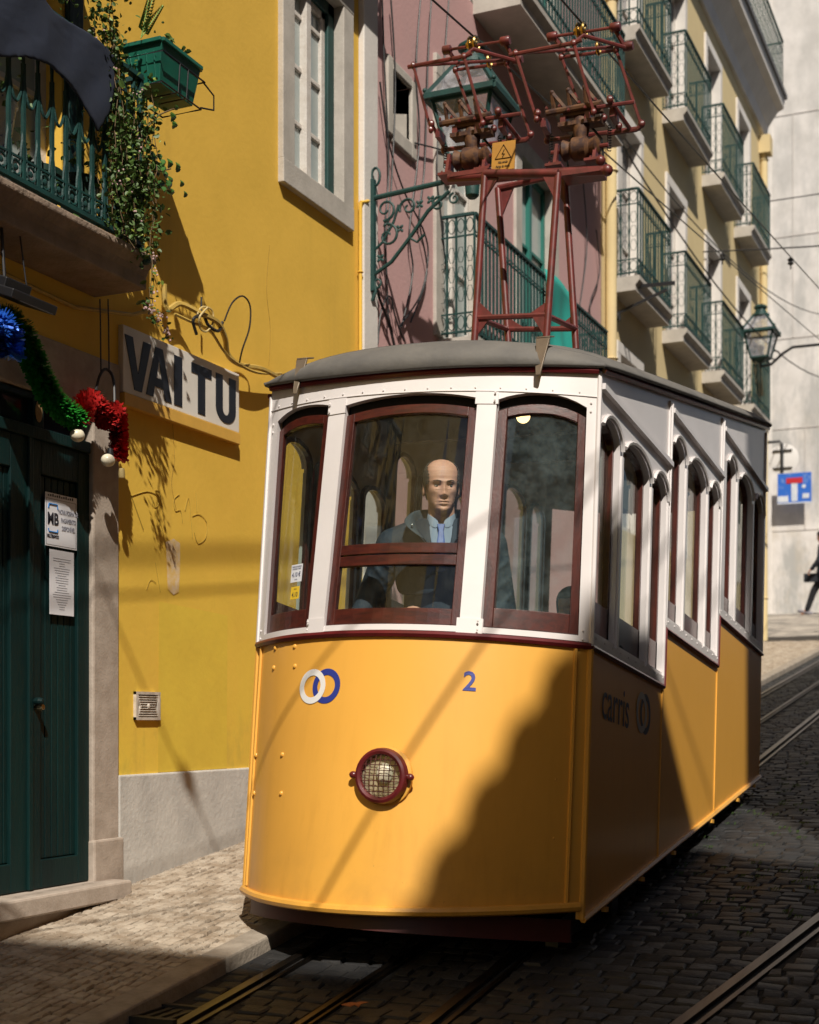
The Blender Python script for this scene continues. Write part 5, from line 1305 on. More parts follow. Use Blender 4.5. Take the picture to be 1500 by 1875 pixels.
m.tube([(wx,ly,5.30),(wx+.08,ly,5.36),(wx+.17,ly,5.50),(wx+.21,ly,5.62)],.010,6); m.tube([(wx+.3,ly,5.36),(wx+.36,ly,5.32),(wx+.42,ly,5.37)],.010,6)
for c in((wx+.11,5.50),(wx+.22,5.44),(wx+.38,5.60),(wx+.06,5.24),(wx+.47,5.62)):
    for k2 in range(4): a=R(45+90*k2); m.ball((c[0]+.02*math.cos(a),ly,c[1]+.02*math.sin(a)),(.018,.008,.012),8,5,(0,-a,0))
m.tube([(wx,ly,5.10),(wx+.02,ly,5.0),(wx-.01,ly,4.93)],.013,6); spiral(m,(wx+.03,5.06),.05,1.1,R(180),1,.009)
build('wall_bracket',GRN,m,la,True)
lb=thing('street_lamp','distant green street lantern on a curved arm at the far end of the cream house','street lamp',(-4.3,24,7.8))
lantern(lb,(-4.22,24.0,7.80),1.16)
m=MB(); m.tube([(-4.22,24,7.80),(-4.22,24,7.66),(-4.05,24,7.68),(-3.86,24,7.84),(-3.7,24,7.93),(-3.3,24,7.93),(-1.6,24,7.93)],.024,8); m.ring((-3.98,24,7.83),.07,.012,'y',16,5); m.tube([(-1.6,24,2.9),(-1.6,24,8.2)],.06,12,r1=.04); build('lamp_arm',BLK,m,lb,True)
# ---------------------------------------------------------------- road signs on the far wall
sr=thing('road_sign','round road sign seen from its plain grey back beside the blue sign','road sign',(-5.0,30.6,6))
m=MB(); m.lathe([(.31,0),(.315,-.012),(.30,-.016),(.001,-.016)],(-4.90,30.6,7.29),32,'y'); build('sign_disc',mat('galvanised_back',(.78,.76,.75),.5,col2=(.66,.65,.64),nscale=2),m,sr,True)
m=MB(); m.tube([(-5.6,30.57,7.66),(-4.98,30.57,7.66),(-4.93,30.57,7.60),(-4.93,30.57,7.0)],.032,8); m.box(-5.12,-4.72,30.55,30.585,7.45,7.475); m.box(-5.12,-4.72,30.55,30.585,7.08,7.105); m.box(-5.7,-5.55,30.5,30.6,7.6,7.72); build('sign_pole',BLK,m,sr,True)
sb=thing('road_sign','blue square dead end road sign with a white T and a red bar','road sign',(-5.4,36.6,6.9))
q0,q1=(-6.015,36.620,8.005),(-5.183,36.620,7.235)
m=MB(); m.box(q0[0],q1[0],36.62,36.63,q1[2],q0[2]); m.box(q0[0]+.2,q0[0]+.26,36.63,36.95,q1[2]+.3,q1[2]+.36); build('sign_plate',mat('sign_blue',(.02,.13,.55),.5,col2=(.25,.35,.6),nscale=5,namt=.5,contrast=(.55,.65)),m,sb,bevel=.004)
xc=(q0[0]+q1[0])/2; m=MB(); m.box(xc-.075,xc+.075,36.612,36.619,q1[2]+.06,q0[2]-.26); m.box(q0[0],q1[0],36.613,36.619,q1[2],q1[2]+.03); m.ball((xc+.23,36.616,q1[2]+.42),(.05,.003,.05),12,8); m.box(xc-.42,xc-.15,36.612,36.619,q1[2]+.05,q1[2]+.2); m.box(xc+.2,xc+.36,36.612,36.619,q1[2]+.12,q1[2]+.24)
build('white_marking',mat('sign_paint_white',(.7,.7,.72),.5,col2=(.4,.5,.65),nscale=9,namt=.6),m,sb)
build('red_bar',mat('sign_red',(.5,.02,.03),.5),MB().box(xc-.20,xc+.20,36.608,36.618,q0[2]-.26,q0[2]-.12),sb)
# ---------------------------------------------------------------- overhead lines
def wire(name,pts,r,label,group=None,mt=None,cat='overhead wire'):
    m=MB(); m.tube(pts,r,6); o=build(name,mt or CAB,m); tag(o,label,cat,group); return o
cwl=Vector(TM@Vector((cl[0]-.018,1.55,cl[2]+.90))); cwr=Vector(TM@Vector((cr[0]-.018,1.55,cr[2]+.90)))
for cw,lab in((cwl,'overhead contact wire running up the street over the left collector wheel'),(cwr,'overhead contact wire running up the street over the right collector wheel')):
    pts=[(cw.x,cw.y+d,cw.z+SLOPE*d+.00030*d*d*(1 if d>0 else 1)) for d in(-6,-4,-2,0,2,5,9,14,20,28,29.4)]
    wire('contact_wire',pts,.0065,lab,'contact wires')
def span(a,b,sag=.1,n=10): 
    a,b=Vector(a),Vector(b); return [tuple(a.lerp(b,i/n)-Vector((0,0,4*sag*(i/n)*(1-i/n)))) for i in range(n+1)]
yy=21.5
s1=(-5.292,21.500,8.855); s2=(-2.934,21.500,8.512)
dxs=(s2[0]-s1[0]); e2=(s2[0]+dxs*2.0,21.5,s2[2]+(s2[2]-s1[2])*2)
wire('span_wire',span((WX,21.5,s1[2]+.02),(3.0,21.5,s2[2]+.1),.12),.011,'thin dark cross wire with two insulators spanning the street above the far balconies',mt=CAB)
for q in((-4.348,21.500,8.763),(-3.341,21.500,8.566)):
    m=MB(); m.lathe([(.02,-.05),(.05,-.03),(.03,0),(.05,.03),(.02,.06)],(q[0],q[1],q[2]-.01),12); m.tube([(q[0],q[1],q[2]-.01),(q[0],q[1],q[2]-.12)],.012,6)
    tag(build('insulator',BLK,m,None,True),'black insulator on the cross wire '+('in front of the cream house' if q[0]<-4 else 'in front of the white far wall'),'insulator','insulators')
a=(-5.381,25.500,10.930); b=(-3.479,25.500,10.938)
wire('span_wire',[(WX,25.5,a[2]),a,b,(b[0]+3,25.5,b[2]+.4)],.010,'faint upper cross wire leading to the right before the white far wall')
a=Vector((-4.312,15.500,8.312)); b=Vector((-4.230,31.000,9.044))
wire('service_cable',[tuple(a.lerp(b,t)-Vector((0,0,.5*4*t*(1-t)))) for t in[i/12 for i in range(-2,13)]],.012,'sagging black service cable hanging in front of the cream facade')
a=Vector((-4.258,16.500,8.356)); b=Vector((-3.957,29.000,9.818))
wire('service_cable',[tuple(a.lerp(b,t)-Vector((0,0,.35*4*t*(1-t)))) for t in[i/12 for i in range(-2,13)]],.009,'slack thin cable above the sagging black one before the far wall')
# bracket arm across the street from the cream house
p1,p2=(-5.302,16.600,6.971),(-3.916,16.600,6.932)
br_=thing('wire_bracket','long dark steel bracket arm with a brace under the first lower balcony','bracket',(WX,16.6,p1[2]))
m=MB(); m.bar(p1,p2,.03,.04); m.bar((-4.699,16.600,6.622),(-4.007,16.600,6.865),.03,.03); m.tube([(-4.923,16.600,6.635),(-4.584,16.600,6.609)],.05,8); build('arm',BLK,m,br_)
# roof-high wires whose shade falls over the tram and the wall
def shade_wire(P1,P2,t,label,r,ext1=1.0,ext2=1.0,knot=None):
    A=Vector(P1)+TOSUN*t; B=Vector(P2)+TOSUN*t; d=(B-A)
    ta=(WX-A.x)/d.x if abs(d.x)>.05 else -2; tb=(3-A.x)/d.x if abs(d.x)>.05 else 4
    lo,hi=min(ta,tb),max(ta,tb); lo=max(lo,-3 if knot is not None else -9);hi=min(hi,1.4 if knot is not None else 9)
    m=MB(); m.tube([tuple(A+d*lo),tuple(A+d*hi)],r,6)
    if knot is not None:
        K=Vector(knot)+TOSUN*t; m.ball(tuple(K),(.05,.05,.085),10,8)
    tag(build('overhead_cable',CAB,m),label,'cable','high overhead cables')
F1=TM@Vector((0.442,-0.267,1.170)); F2=TM@Vector((-0.181,-0.477,-0.009))
shade_wire(F1,F2,6.5,'high cable over the street shading the middle of the tram front',.011)
F1=TM@Vector((-0.256,-0.327,1.158)); F2=TM@Vector((-0.720,-0.136,0.614))
shade_wire(F1,F2,6.5,'high cable over the street shading the left of the tram front',.009)
shade_wire((-4.640,6.513,2.278),(-4.640,7.363,1.164),9.0,'high cable with a junction lump above the pavement, shading the yellow wall',.010,knot=(-4.640,7.224,1.368))
shade_wire((-4.640,6.523,2.677),(-4.640,7.964,2.842),8.0,'thick high cable bundle shading the yellow wall level with the tram windows',.016)
# ---------------------------------------------------------------- cables on the facades
def cab(px_pts,x,r,label,group=None,mt=None): 
    wire('wall_cable',px_pts,r,label,group,mt,'wall cable')
cab(smooth([(-4.580,6.873,4.264),(-4.580,6.901,4.127),(-4.560,7.012,4.186),(-4.500,7.141,4.156),(-4.500,7.323,4.152),(-4.520,7.444,4.092),(-4.550,7.531,4.009),(-4.560,7.692,3.987),(-4.560,7.952,4.022),(-4.580,8.232,4.026)]),0,.017,'thick yellow painted cable bundle sagging over the shop sign',None,CABY)
cab(smooth([(-4.560,6.955,4.111),(-4.530,7.093,4.096),(-4.520,7.275,4.089),(-4.540,7.451,4.023),(-4.540,7.593,3.982),(-4.550,7.879,3.980),(-4.580,8.254,4.060)]),0,.009,'thinner yellow painted cable following the bundle toward the tram roof',None,CABY)
cab(smooth([(-4.550,7.662,3.979),(-4.500,7.617,4.058),(-4.460,7.635,4.193),(-4.450,7.625,4.325),(-4.450,7.533,4.360),(-4.470,7.444,4.295),(-4.500,7.404,4.179)]),0,.0055,'black cable looping up in a hoop above the sign corner')
cab(smooth([(-4.520,7.172,4.096),(-4.500,7.105,4.144),(-4.500,7.165,4.201),(-4.500,7.261,4.207),(-4.500,7.274,4.139),(-4.500,7.201,4.065),(-4.500,7.129,4.070),(-4.480,7.097,4.123),(-4.470,7.165,4.194)]),0,.006,'small cream coloured coil of cable on the bundle',None,mat('cream_cable',(.55,.42,.18),.6))
cab(smooth([(-4.520,7.125,4.032),(-4.500,7.058,4.099),(-4.500,7.165,4.149),(-4.500,7.225,4.107),(-4.500,7.335,4.102),(-4.500,7.385,4.168)]),0,.010,'dark tangled splice in the middle of the cable bundle')
cab([(-4.550,7.226,4.181),(-4.550,7.226,4.282)],0,.006,'short upright black stub above the cable tangle')
cab([(-4.600,6.294,4.022),(-4.590,6.285,3.895),(-4.580,6.276,3.629)],0,.004,'left of the two thin black wires dropping to the red tinsel','thin wires above the tinsel')
cab([(-4.600,6.367,4.042),(-4.590,6.358,3.914),(-4.580,6.349,3.645)],0,.004,'right of the two thin black wires dropping to the red tinsel','thin wires above the tinsel')
cab(smooth([(-4.550,6.192,3.506),(-4.560,6.234,3.588),(-4.570,6.296,3.644),(-4.560,6.341,3.630),(-4.540,6.338,3.565),(-4.520,6.315,3.450)]),0,.008,'short black cable hooped over the red tinsel')
PKW=[
([(-4.600,9.882,7.293),(-4.600,9.922,6.807),(-4.600,10.002,6.079),(-4.600,9.942,5.551),(-4.600,10.002,4.808)],'leftmost cable running down the pink wall beside the white quoin'),
([(-4.600,10.043,7.368),(-4.600,10.125,6.764),(-4.600,10.063,6.015),(-4.600,9.982,5.564)],'second cable from the quoin, ending at the lamp bracket'),
([(-4.600,10.620,7.636),(-4.600,10.531,7.020),(-4.600,10.597,6.470),(-4.600,10.400,5.696),(-4.600,10.465,5.365),(-4.600,10.240,4.869)],'cable crossing the pink wall to the right of the small opening'),
([(-4.600,10.848,7.742),(-4.600,10.779,7.214),(-4.600,10.710,6.333),(-4.600,10.597,5.848),(-4.600,10.756,5.449),(-4.600,10.421,4.958)],'long kinked cable on the pink wall above the lamp bracket'),
([(-4.600,9.842,6.648),(-4.600,10.002,6.248),(-4.600,10.293,5.966),(-4.600,10.676,5.784),(-4.600,10.779,5.591),(-4.600,10.620,5.232),(-4.600,10.187,4.855)],'wide bowed cable sweeping across the lower pink wall'),
([(-4.600,11.230,7.919),(-4.600,11.108,7.215),(-4.600,10.965,6.424),(-4.600,11.060,5.998),(-4.600,11.181,5.572)],'cable beside the stone window frame of the pink house'),
([(-4.600,9.744,5.075),(-4.600,9.882,4.946),(-4.600,10.002,4.851),(-4.600,10.104,4.698)],'short cable tuft left of the tram roof below the lamp bracket'),
([(-4.600,9.803,4.633),(-4.600,9.842,4.852),(-4.600,9.942,5.012),(-4.600,10.043,5.052),(-4.600,10.125,4.925),(-4.600,10.293,4.774)],'bent cable loop low on the pink wall next to the tram roof'),
([(-4.600,10.509,6.428),(-4.600,10.965,6.552),(-4.600,11.584,6.694)],'short level cable right of the small opening of the pink house'),
([(-4.600,15.152,7.745),(-4.600,15.298,7.064),(-4.600,15.029,6.322)],'cable hanging at the right edge of the pink house by the drainpipe'),
([(-4.600,15.663,7.363),(-4.600,15.795,6.903),(-4.600,15.404,6.422),(-4.600,15.619,6.107)],'loose cable hanging between the drainpipe and the teal cloth')]
for i_,(pts,lb) in enumerate(PKW): cab(smooth(pts),0,.007 if i_!=6 else .012,lb)

# ---------------------------------------------------------------- balcony dressing
# planter hung outside the railing
pl_=thing('planter_box','green plastic planter trough hooked on the balcony corner in a wire holder','planter',(-4.3,6.46,5.12))
A_=(-4.270,6.108,5.225); B_=(-4.270,6.742,5.388); 
PG=mat('planter_green',(.012,.13,.085),.4,col2=(.008,.08,.055),nscale=8,namt=.6)
ya,yb2=6.27,6.65; zt=5.33; zb_=5.12; xa,xb=-4.44,-4.19
m=MB()
def trough(m,i,o=0.):
    m.add([(xa+.035+i,ya+.03+i,zb_+o),(xb-.035-i,ya+.03+i,zb_+o),(xb-.035-i,yb2-.03-i,zb_+o),(xa+.035+i,yb2-.03-i,zb_+o),(xa+i,ya+i,zt),(xb-i,ya+i,zt),(xb-i,yb2-i,zt),(xa+i,yb2-i,zt)],[(0,3,2,1),(0,1,5,4),(1,2,6,5),(2,3,7,6),(3,0,4,7)])
trough(m,0); trough(m,.008,.01)
for p,q in(((xa,ya),(xb,ya)),((xb,ya),(xb,yb2)),((xb,yb2),(xa,yb2)),((xa,yb2),(xa,ya))): m.bar((p[0],p[1],zt),(q[0],q[1],zt),.03,.022)
k2=ya+.05
while k2<yb2-.04: m.bar((xb-.036,k2,zb_+.02),(xb-.014,k2,zt-.05),.008,.012,(0,1,0)); k2+=.045
for q in range(4): m.bar((xa+.06+q*.045,ya+.026,zb_+.02),(xa+.045+q*.05,ya+.008,zt-.05),.008,.01)
build('trough',PG,m,pl_,bevel=.003)
build('soil',mat('potting_soil',(.05,.03,.02),.95),MB().box(xa+.015,xb-.015,ya+.015,yb2-.015,zt-.04,zt-.02),pl_)
m=MB(); 
for zz,e in((zb_-.012,.0),(zt-.07,.015)): m.tube([(xa-e,ya-e,zz),(xb+e,ya-e,zz),(xb+e,yb2+e,zz),(xa-e,yb2+e,zz)],.005,6,closed=True)
m.tube([(xb+.01,yb2-.02,zb_-.012),(xb+.02,yb2+.1,zb_+.02),(xb+.02,yb2+.10,zb_+.10),(xb+.01,yb2+.0,zb_+.14)],.005,6)
for yv in(ya+.15,yb2-.15): m.tube([(xb+.015,yv,zt-.07),(xb+.004,yv,zb_-.012),(xa,yv,zb_-.012),(xa-.01,yv,zt+.02)],.005,6)
build('wire_holder',BLK,m,pl_,True)
# extra uprights at the corner that carry it
# leaves
def leafy(m,c,n,spread,size,r2,flat=.5):
    for i in range(n):
        p=Vector((c[0]+r2.gauss(0,spread[0]),c[1]+r2.gauss(0,spread[1]),c[2]+r2.gauss(0,spread[2])))
        s=size*r2.uniform(.5,1.25); d=Vector((r2.uniform(-1,1),r2.uniform(-1,1),r2.uniform(-.9,.4))).normalized(); sd=d.cross(Vector((r2.uniform(-1,1),r2.uniform(-1,1),r2.uniform(-1,1)))).normalized(); nn=d.cross(sd)
        m.add([tuple(p),tuple(p+d*s*.3+sd*s*.34+nn*s*.10),tuple(p+d*s*.7+sd*s*.30+nn*s*.10),tuple(p+d*s),tuple(p+d*s*.7-sd*s*.30+nn*s*.10),tuple(p+d*s*.3-sd*s*.34+nn*s*.10)],[(0,1,2,3),(0,3,4,5)])
LEAF=mat('vine_leaf',(.07,.13,.020),.55,col2=(.04,.085,.014),nscale=12,namt=.9); LEAF.node_tree.nodes['Principled BSDF'].inputs['Subsurface Weight'].default_value=0
LEAFY=mat('young_leaf',(.24,.30,.04),.55,col2=(.14,.20,.03),nscale=12,namt=.9); FLW=mat('pale_flower',(.55,.33,.33),.7,col2=(.6,.5,.42),nscale=20); STEM=mat('vine_stem',(.14,.09,.04),.8)
r2=random.Random(11)
vn=thing('climbing_plant','trailing green vine with tiny pink flowers hanging from the balcony corner over the slab','plant',(-4.25,6.2,4.2))
lf=MB();ly_=MB();st=MB();fl=MB()
top=5.95
for i in range(30):
    y0=r2.uniform(5.84,6.22); x0=-4.27+r2.uniform(-.05,.08); z0=r2.uniform(4.75,5.1) if y0>6.0 else r2.uniform(5.0,6.3); L=z0-r2.uniform(4.15,4.5)
    if i<2: L=z0-r2.uniform(3.80,4.0); y0=6.12+.05*i; x0=-4.16
    if i>=24: L=r2.uniform(.4,.9); z0=r2.uniform(5.7,6.4); y0=r2.uniform(5.65,5.92)
    pts=[];x,y,z=x0,y0,z0; n=max(6,int(L/.05))
    for k3 in range(n):
        x+=r2.gauss(0,.007); y+=r2.gauss(0,.009)+(.003 if y<6.15 else -.002); z-=L/n; x=max(-4.36,min(-4.10,x)); pts.append((x,y,z))
        if z<4.25: x=max(x,-4.20)
        if r2.random()<.9:
            leafy(lf,(x,y,z),r2.randint(3,9) if z>4.2 else r2.randint(1,4),(.022,.030,.034),.034,r2)
        if r2.random()<.3: leafy(ly_,(x+.01,y,z),3,(.022,.03,.03),.024,r2)
        if r2.random()<.055:
            for w3 in range(4): fl.ball((x+r2.gauss(.02,.012),y+r2.gauss(0,.014),z+r2.gauss(0,.012)),.0055,5,4)
    st.tube(pts,.0022,5)
for c,n,sp in(((-4.22,5.80,5.75),320,(.06,.16,.20)),((-4.24,5.72,5.45),200,(.05,.08,.12)),((-4.25,6.12,4.80),170,(.04,.07,.2)),((-4.25,6.08,4.45),170,(.04,.08,.16))): leafy(lf,c,n,sp,.028,r2)
for c in ((-4.14,6.18,3.84),(-4.14,6.24,3.78),(-4.14,6.08,3.86)):
    for w3 in range(16): fl.ball((c[0]+r2.gauss(0,.012),c[1]+r2.gauss(0,.016),c[2]+r2.gauss(0,.016)),.0065,5,4)
    leafy(lf,c,10,(.02,.03,.03),.026,r2)
build('foliage',LEAF,lf,vn); build('young_foliage',LEAFY,ly_,vn); build('stem',STEM,st,vn,True); build('flowers',FLW,fl,vn,True)['kind']='stuff'
# fern sprig and seedlings in the planter, broad leaf plant by the post
fn=thing('fern','bright green fern fronds rising behind the planter','plant',(-4.3,6.35,5.45))
m=MB()
for (y1,z1) in ((6.46,5.80),(6.52,5.72),(6.40,5.74)):
    a,b=Vector((-4.3,6.24,5.34)),Vector((-4.27,y1-.12,z1-.14)); m.tube([tuple(a),tuple(b)],.003,4)
    for i in range(14):
        p=a.lerp(b,.15+.85*i/14); s=.045*(1-i/18)
        for sg in(-1,1): m.add([tuple(p),tuple(p+Vector((.01,sg*s*.9,s*.35+.008))),tuple(p+Vector((0,sg*s*.8,s*.3-.008)))],[(0,1,2)])
build('frond',mat('fern_green',(.16,.30,.03),.5),m,fn)
for yv,lab in((6.42,'small seedling in the middle of the planter'),(6.57,'small seedling at the far end of the planter')):
    m=MB(); m.tube([(-4.27,yv,5.30),(-4.26,yv+.01,5.40)],.003,5); leafy(m,(-4.26,yv+.01,5.40),14,(.012,.02,.012),.04,r2); tag(build('seedling',LEAF,m),lab,'plant','seedlings in the planter')
bl=thing('potted_creeper','broad leaved creeper sticking out right of the balcony post','plant',(-4.2,6.35,4.6))
m=MB(); 
def bigleaf(m,p,s,d):
    p=Vector(p); n=10; c=p+Vector(d)*s*.6; vs=[tuple(c+Vector((.012,0,0)))]
    for i in range(n):
        a=2*math.pi*i/n; vs.append(tuple(c+Vector((.25*s*math.sin(a*2+p.y*9),math.cos(a)*s*.62,math.sin(a)*s*.62))))
    m.add(vs,[(0,1+i,1+(i+1)%n) for i in range(n)])
for i in range(30): bigleaf(m,(-4.22+r2.uniform(-.05,.05),6.30+r2.uniform(-.05,.16),4.66+r2.uniform(-.12,.10)),r2.uniform(.025,.045),(0,r2.uniform(-.4,.6),r2.uniform(-.7,.3)))
for i in range(6): bigleaf(m,(-4.22,6.40+r2.uniform(-.03,.08),4.98+r2.uniform(-.06,.10)),r2.uniform(.025,.04),(0,.3,-.5))
build('foliage',mat('broad_leaf',(.05,.15,.02),.4,col2=(.02,.06,.01),nscale=9,namt=.8),m,bl); m=MB(); m.tube([(-4.3,6.2,4.62),(-4.24,6.32,4.66),(-4.22,6.4,4.70)],.004,5); m.tube([(-4.3,6.2,4.80),(-4.24,6.32,4.96),(-4.22,6.46,5.05)],.004,5); build('stem',STEM,m,bl)
# dark cloth thrown over the railing
CL=[(-4.200,4.187,4.864),(-4.200,4.159,4.469),(-4.200,4.511,4.520),(-4.200,5.014,4.704),(-4.200,5.230,4.792),(-4.200,5.376,4.818),(-4.200,5.510,4.805),(-4.200,5.646,4.769),(-4.200,5.786,4.659),(-4.200,5.859,4.786),(-4.200,5.886,4.920),(-4.200,5.895,5.087),(-4.200,5.804,5.097),(-4.200,5.646,5.117),(-4.200,5.436,5.095),(-4.200,5.316,5.141)]

m=MB(); cu=bpy.data.curves.new('c','CURVE'); cu.dimensions='2D'; cu.fill_mode='BOTH'
sp=cu.splines.new('POLY'); sp.points.add(len(CL)-1); sp.use_cyclic_u=True
for p,q in zip(sp.points,CL): p.co=(q[1],q[2],0,1)
to=bpy.data.objects.new('c',cu); C.objects.link(to); bpy.context.view_layer.update()
me=bpy.data.meshes.new_from_object(to.evaluated_get(bpy.context.evaluated_depsgraph_get()))
bm=bmesh.new(); bm.from_mesh(me); 
for _ in range(4): bmesh.ops.subdivide_edges(bm,edges=[e for e in bm.edges if e.calc_length()>.05],cuts=1,use_grid_fill=False); bmesh.ops.triangulate(bm,faces=bm.faces)
bm.verts.index_update()
m.v=[(-4.22+.012*math.sin(v.co.x*11+v.co.y*5)+.004*math.sin(v.co.x*23-v.co.y*17),v.co.x,v.co.y) for v in bm.verts]; m.f=[tuple(v.index for v in f.verts) for f in bm.faces]; bm.free()
bpy.data.objects.remove(to); bpy.data.curves.remove(cu); bpy.data.meshes.remove(me)
o=build('draped_cloth',mat('slate_cloth',(.014,.020,.040),.85,col2=(.011,.015,.028),nscale=5,namt=.6,bump=.15,bscale=25),m,None,True); sd=o.modifiers.new('s','SOLIDIFY'); sd.thickness=.016; rm=o.modifiers.new('r','REMESH'); rm.mode='VOXEL'; rm.voxel_size=.008; rm.use_smooth_shade=True; sm_=o.modifiers.new('m','SMOOTH'); sm_.iterations=8
tag(o,'dark slate blue cloth draped over the balcony railing at the top left','cloth')
# red awning edge above
m=MB(); m.add([(-4.2,3,6.05),(-4.2,5.95,5.78),(-4.62,5.95,5.98),(-4.62,3,6.2)],[(0,1,2,3)]); o=build('red_awning',mat('brick_red_cloth',(.20,.035,.018),.8),m); sd=o.modifiers.new('s','SOLIDIFY'); sd.thickness=.01
tag(o,'dark red awning edge behind the cloth and the vine','awning')
# pots behind the railing
def pot(name,c,r,h,mt,label,cat='flower pot',foli=0,lm=LEAF):
    t=thing(name,label,cat,c)
    build('pot',mt,MB().lathe([(r*.7,0),(r*.95,h*.7),(r,h*.85),(r*1.08,h*.86),(r*1.08,h),(r*.95,h),(r*.9,h*.9),(.001,h*.88)],c,24),t,True)
    if foli: 
        m=MB(); leafy(m,(c[0],c[1],c[2]+h*1.2),foli,(r*.7,r*.8,h*.4),.05,r2); build('foliage',lm,m,t)
    return t
DELFT=mat('blue_white_glaze',(.62,.64,.68),.25,col2=(.03,.08,.30),nscale=16,namt=1.,contrast=(.52,.56))
pot('flower_pot',(-4.45,5.26,4.42),.11,.24,DELFT,'white glazed pot with blue pattern behind the balcony railing',foli=45)
pot('flower_pot',(-4.45,5.58,4.21),.12,.22,mat('dark_green_tub',(.01,.035,.025),.5),'dark green tub behind the railing beside the clear plastic bag',foli=40)
pot('flower_pot',(-4.46,5.92,4.21),.10,.30,mat('dark_green_tub',(.01,.035,.025)),'tall green pot deeper behind the railing near the vine',foli=40)
pot('flower_pot',(-4.46,5.02,4.21),.10,.18,mat('terracotta',(.36,.12,.06),.8,col2=(.25,.08,.05),nscale=9),'terracotta pot at the left edge low behind the railing',foli=20)
m=MB(); m.ball((-4.42,5.42,4.32),(.07,.13,.09),18,12); o=build('plastic_bag',mat('crumpled_plastic',(.34,.33,.32),.25,col2=(.12,.12,.12),nscale=9,namt=.9,bump=1.,bscale=22),m,None,True); dm=o.modifiers.new('d','DISPLACE'); tx=bpy.data.textures.new('crumple','CLOUDS'); tx.noise_scale=.06; dm.texture=tx; dm.strength=.04
tag(o,'crumpled clear plastic bag behind the balcony railing','plastic bag')
m=MB(); m.box(WX+.10,WX+.28,3.2,6.15,4.22,4.245); tag(build('wooden_plank',mat('grey_plank',(.28,.22,.16),.8,col2=(.18,.14,.10),nscale=4,stretch=(6,.5,6)),m,bevel=.003),'weathered wooden plank lying along the balcony floor','plank')
# flood lamp under the balcony
fl_=thing('flood_lamp','black flood lamp hung under the balcony at the left edge','lamp',(-4.4,5.4,3.9))
c=(-4.350,5.327,3.737)
m=MB(); m.obox((c[0],c[1],c[2]),(.10,.16,.022),(0,.35,0)); m.obox((c[0]-.02,c[1]-.05,c[2]+.045),(.06,.09,.03),(0,.35,0)); build('housing',BLK,m,fl_,bevel=.006); m=MB(); m.tube([(c[0],c[1]-.1,c[2]+.04),(c[0]-.02,c[1]-.1,4.04)],.008,6);m.tube([(c[0],c[1]+.06,c[2]+.04),(c[0]-.02,c[1]+.03,4.04)],.004,6); build('bracket',BLK,m,fl_)
build('lamp_glass',mat('dark_lamp_glass',(.25,.26,.28),.1),MB().obox((c[0]+.012,c[1]+.02,c[2]-.024),(.08,.12,.003),(0,.35,0)),fl_)
# ---------------------------------------------------------------- tinsel garlands and bulbs
def tinsel(name,pts,rad,mt,label,n,core=None,ln=.05,wd=.006):
    wd*=1.35
    P_=[Vector(p) for p in smooth(pts,8)]; m=MB(); r3=random.Random(n)
    seg=[(P_[i+1]-P_[i]).length for i in range(len(P_)-1)]; tot=sum(seg)
    for i in range(n):
        s=tot*i/n; k3=0
        while k3<len(seg)-1 and s>seg[k3]: s-=seg[k3]; k3+=1
        p=P_[k3].lerp(P_[k3+1],s/seg[k3]); ax=(P_[k3+1]-P_[k3]).normalized()
        d=Vector((r3.gauss(0,1),r3.gauss(0,1),r3.gauss(0,1))); d=(d-ax*d.dot(ax)).normalized(); d=(d+ax*r3.uniform(-.2,.6)).normalized(); sd=d.cross(ax).normalized(); L=rad*r3.uniform(.7,1.1); w_=wd*r3.uniform(.7,1.2)
        e=p+d*L
        m.add([tuple(p-sd*w_*.4),tuple(p+sd*w_*.4),tuple(e+sd*w_*.5+ax*.004),tuple(e+d*.004),tuple(e-sd*w_*.5-ax*.004)],[(0,1,2,3,4)])
    t=thing(name,label,'tinsel garland',tuple(P_[0]),'tinsel garlands over the door')
    build('tinsel_strips',mt,m,t); m=MB(); m.tube([tuple(p) for p in P_],.007,5); build('core_wire',mt,m,t)
TG=mat('green_tinsel',(.03,.34,.035),.3,col2=(.01,.09,.015),nscale=30,metal=.35); TD=mat('dark_green_tinsel',(.01,.07,.03),.3,metal=.35); TR=mat('red_tinsel',(.48,.020,.018),.35,col2=(.30,.01,.01),nscale=30,metal=.3); TB=mat('blue_tinsel',(.02,.12,.60),.3,metal=.35)
tinsel('tinsel_garland',[(-4.280,4.566,3.532),(-4.280,4.793,3.512),(-4.280,5.001,3.530),(-4.280,5.139,3.546),(-4.280,5.169,3.424)],.075,TB,'blue tinsel garland bunch at the left edge above the green door',1900,wd=.010)
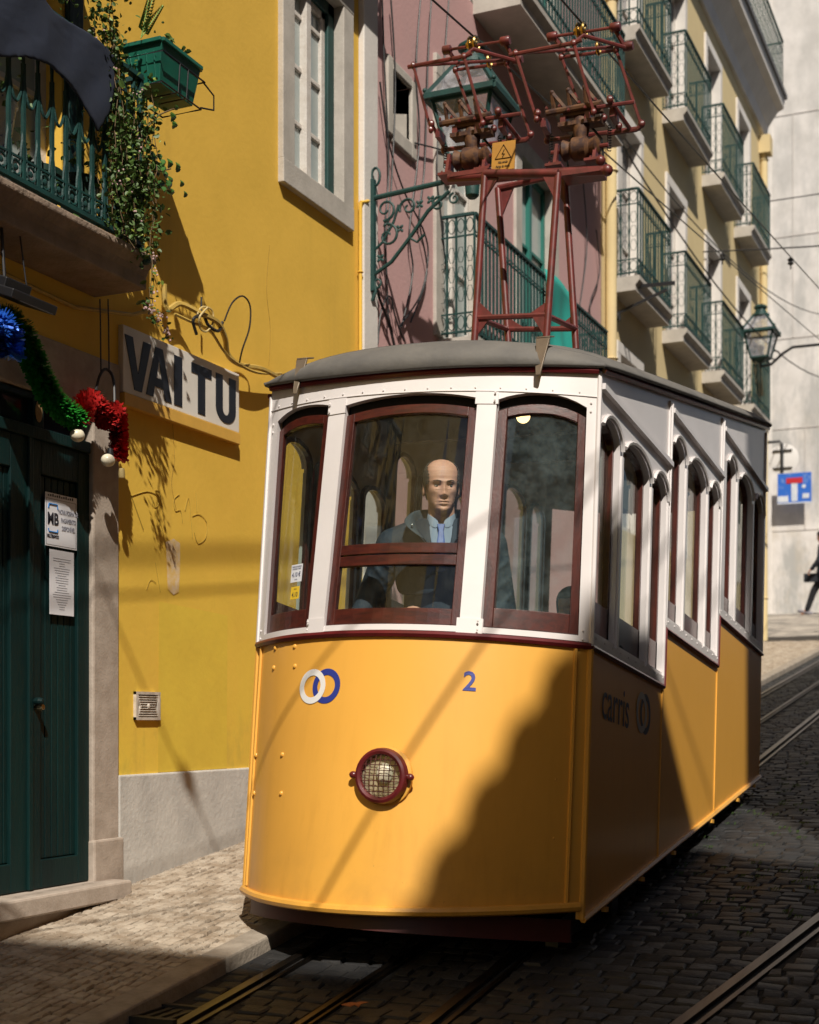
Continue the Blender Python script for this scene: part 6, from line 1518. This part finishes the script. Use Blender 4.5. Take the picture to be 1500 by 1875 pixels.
tinsel('tinsel_garland',[(-4.490,5.284,3.640),(-4.490,5.438,3.679),(-4.490,5.538,3.613),(-4.490,5.641,3.477),(-4.490,5.768,3.356),(-4.490,5.945,3.305)],.068,TG,'glossy green tinsel garland swagging down to the red one',3400,wd=.0075)
tinsel('tinsel_garland',[(-4.490,5.981,3.307),(-4.490,5.999,3.375),(-4.490,6.063,3.416),(-4.490,6.138,3.389),(-4.490,6.215,3.352)],.066,TR,'red tinsel bunch between the green garland and the jamb',1500,wd=.010)
tinsel('tinsel_garland',[(-4.490,6.224,3.363),(-4.490,6.293,3.414),(-4.490,6.307,3.277),(-4.490,6.307,3.166)],.052,TR,'red tinsel end hanging straight down on the stone jamb',1900,wd=.010)
for q,lab in(((-4.470,5.927,3.214),'white bulb hanging under the green tinsel above the door'),((-4.470,6.187,3.130),'white bulb at the foot of the hanging red tinsel'),((-4.470,6.309,3.077),'small bulb socket dangling below the red tinsel end')):
    t=thing('light_bulb',lab,'light bulb',q,'bulbs on the tinsel garlands'); sm=lab.startswith('small')
    if not sm: build('globe',mat('frosted_bulb',(.75,.68,.52)),MB().ball(q,(.036,.04,.034),16,12),t,True)
    build('socket',BLK if not sm else mat('cream_cable',(.55,.42,.18)),MB().lathe([(.016,0),(.018,.02),(.014,.05)],(q[0],q[1]+(.02 if not sm else 0),q[2]+(.015 if not sm else -.02)),10),t,True)
# teal cloth on the pink balcony
tc=[(-4.220,13.074,5.922),(-4.220,13.423,5.869),(-4.220,13.788,5.835),(-4.220,13.863,5.522),(-4.220,13.387,5.301),(-4.220,12.774,5.185)]
m=MB(); nU,nV=14,14
for i in range(nU+1):
    for j in range(nV+1):
        u,v=i/nU,j/nV; y=12.75+u*.95; z=6.02-v*1.0-.06*u*0; m.v.append((-4.24+.035*math.sin(u*17)*v+.02*math.sin(v*6+u*5),y+.04*v,z-.0*u))
for i in range(nU):
    for j in range(nV): a=i*(nV+1)+j; m.f.append((a,a+1,a+nV+2,a+nV+1))
o=build('teal_cloth',mat('teal_cloth',(.02,.32,.27),.8,col2=(.015,.24,.2),nscale=4),m,None,True); sd=o.modifiers.new('s','SOLIDIFY'); sd.thickness=.006
tag(o,'bright teal cloth hung over the pink house balcony behind the tower legs','cloth')
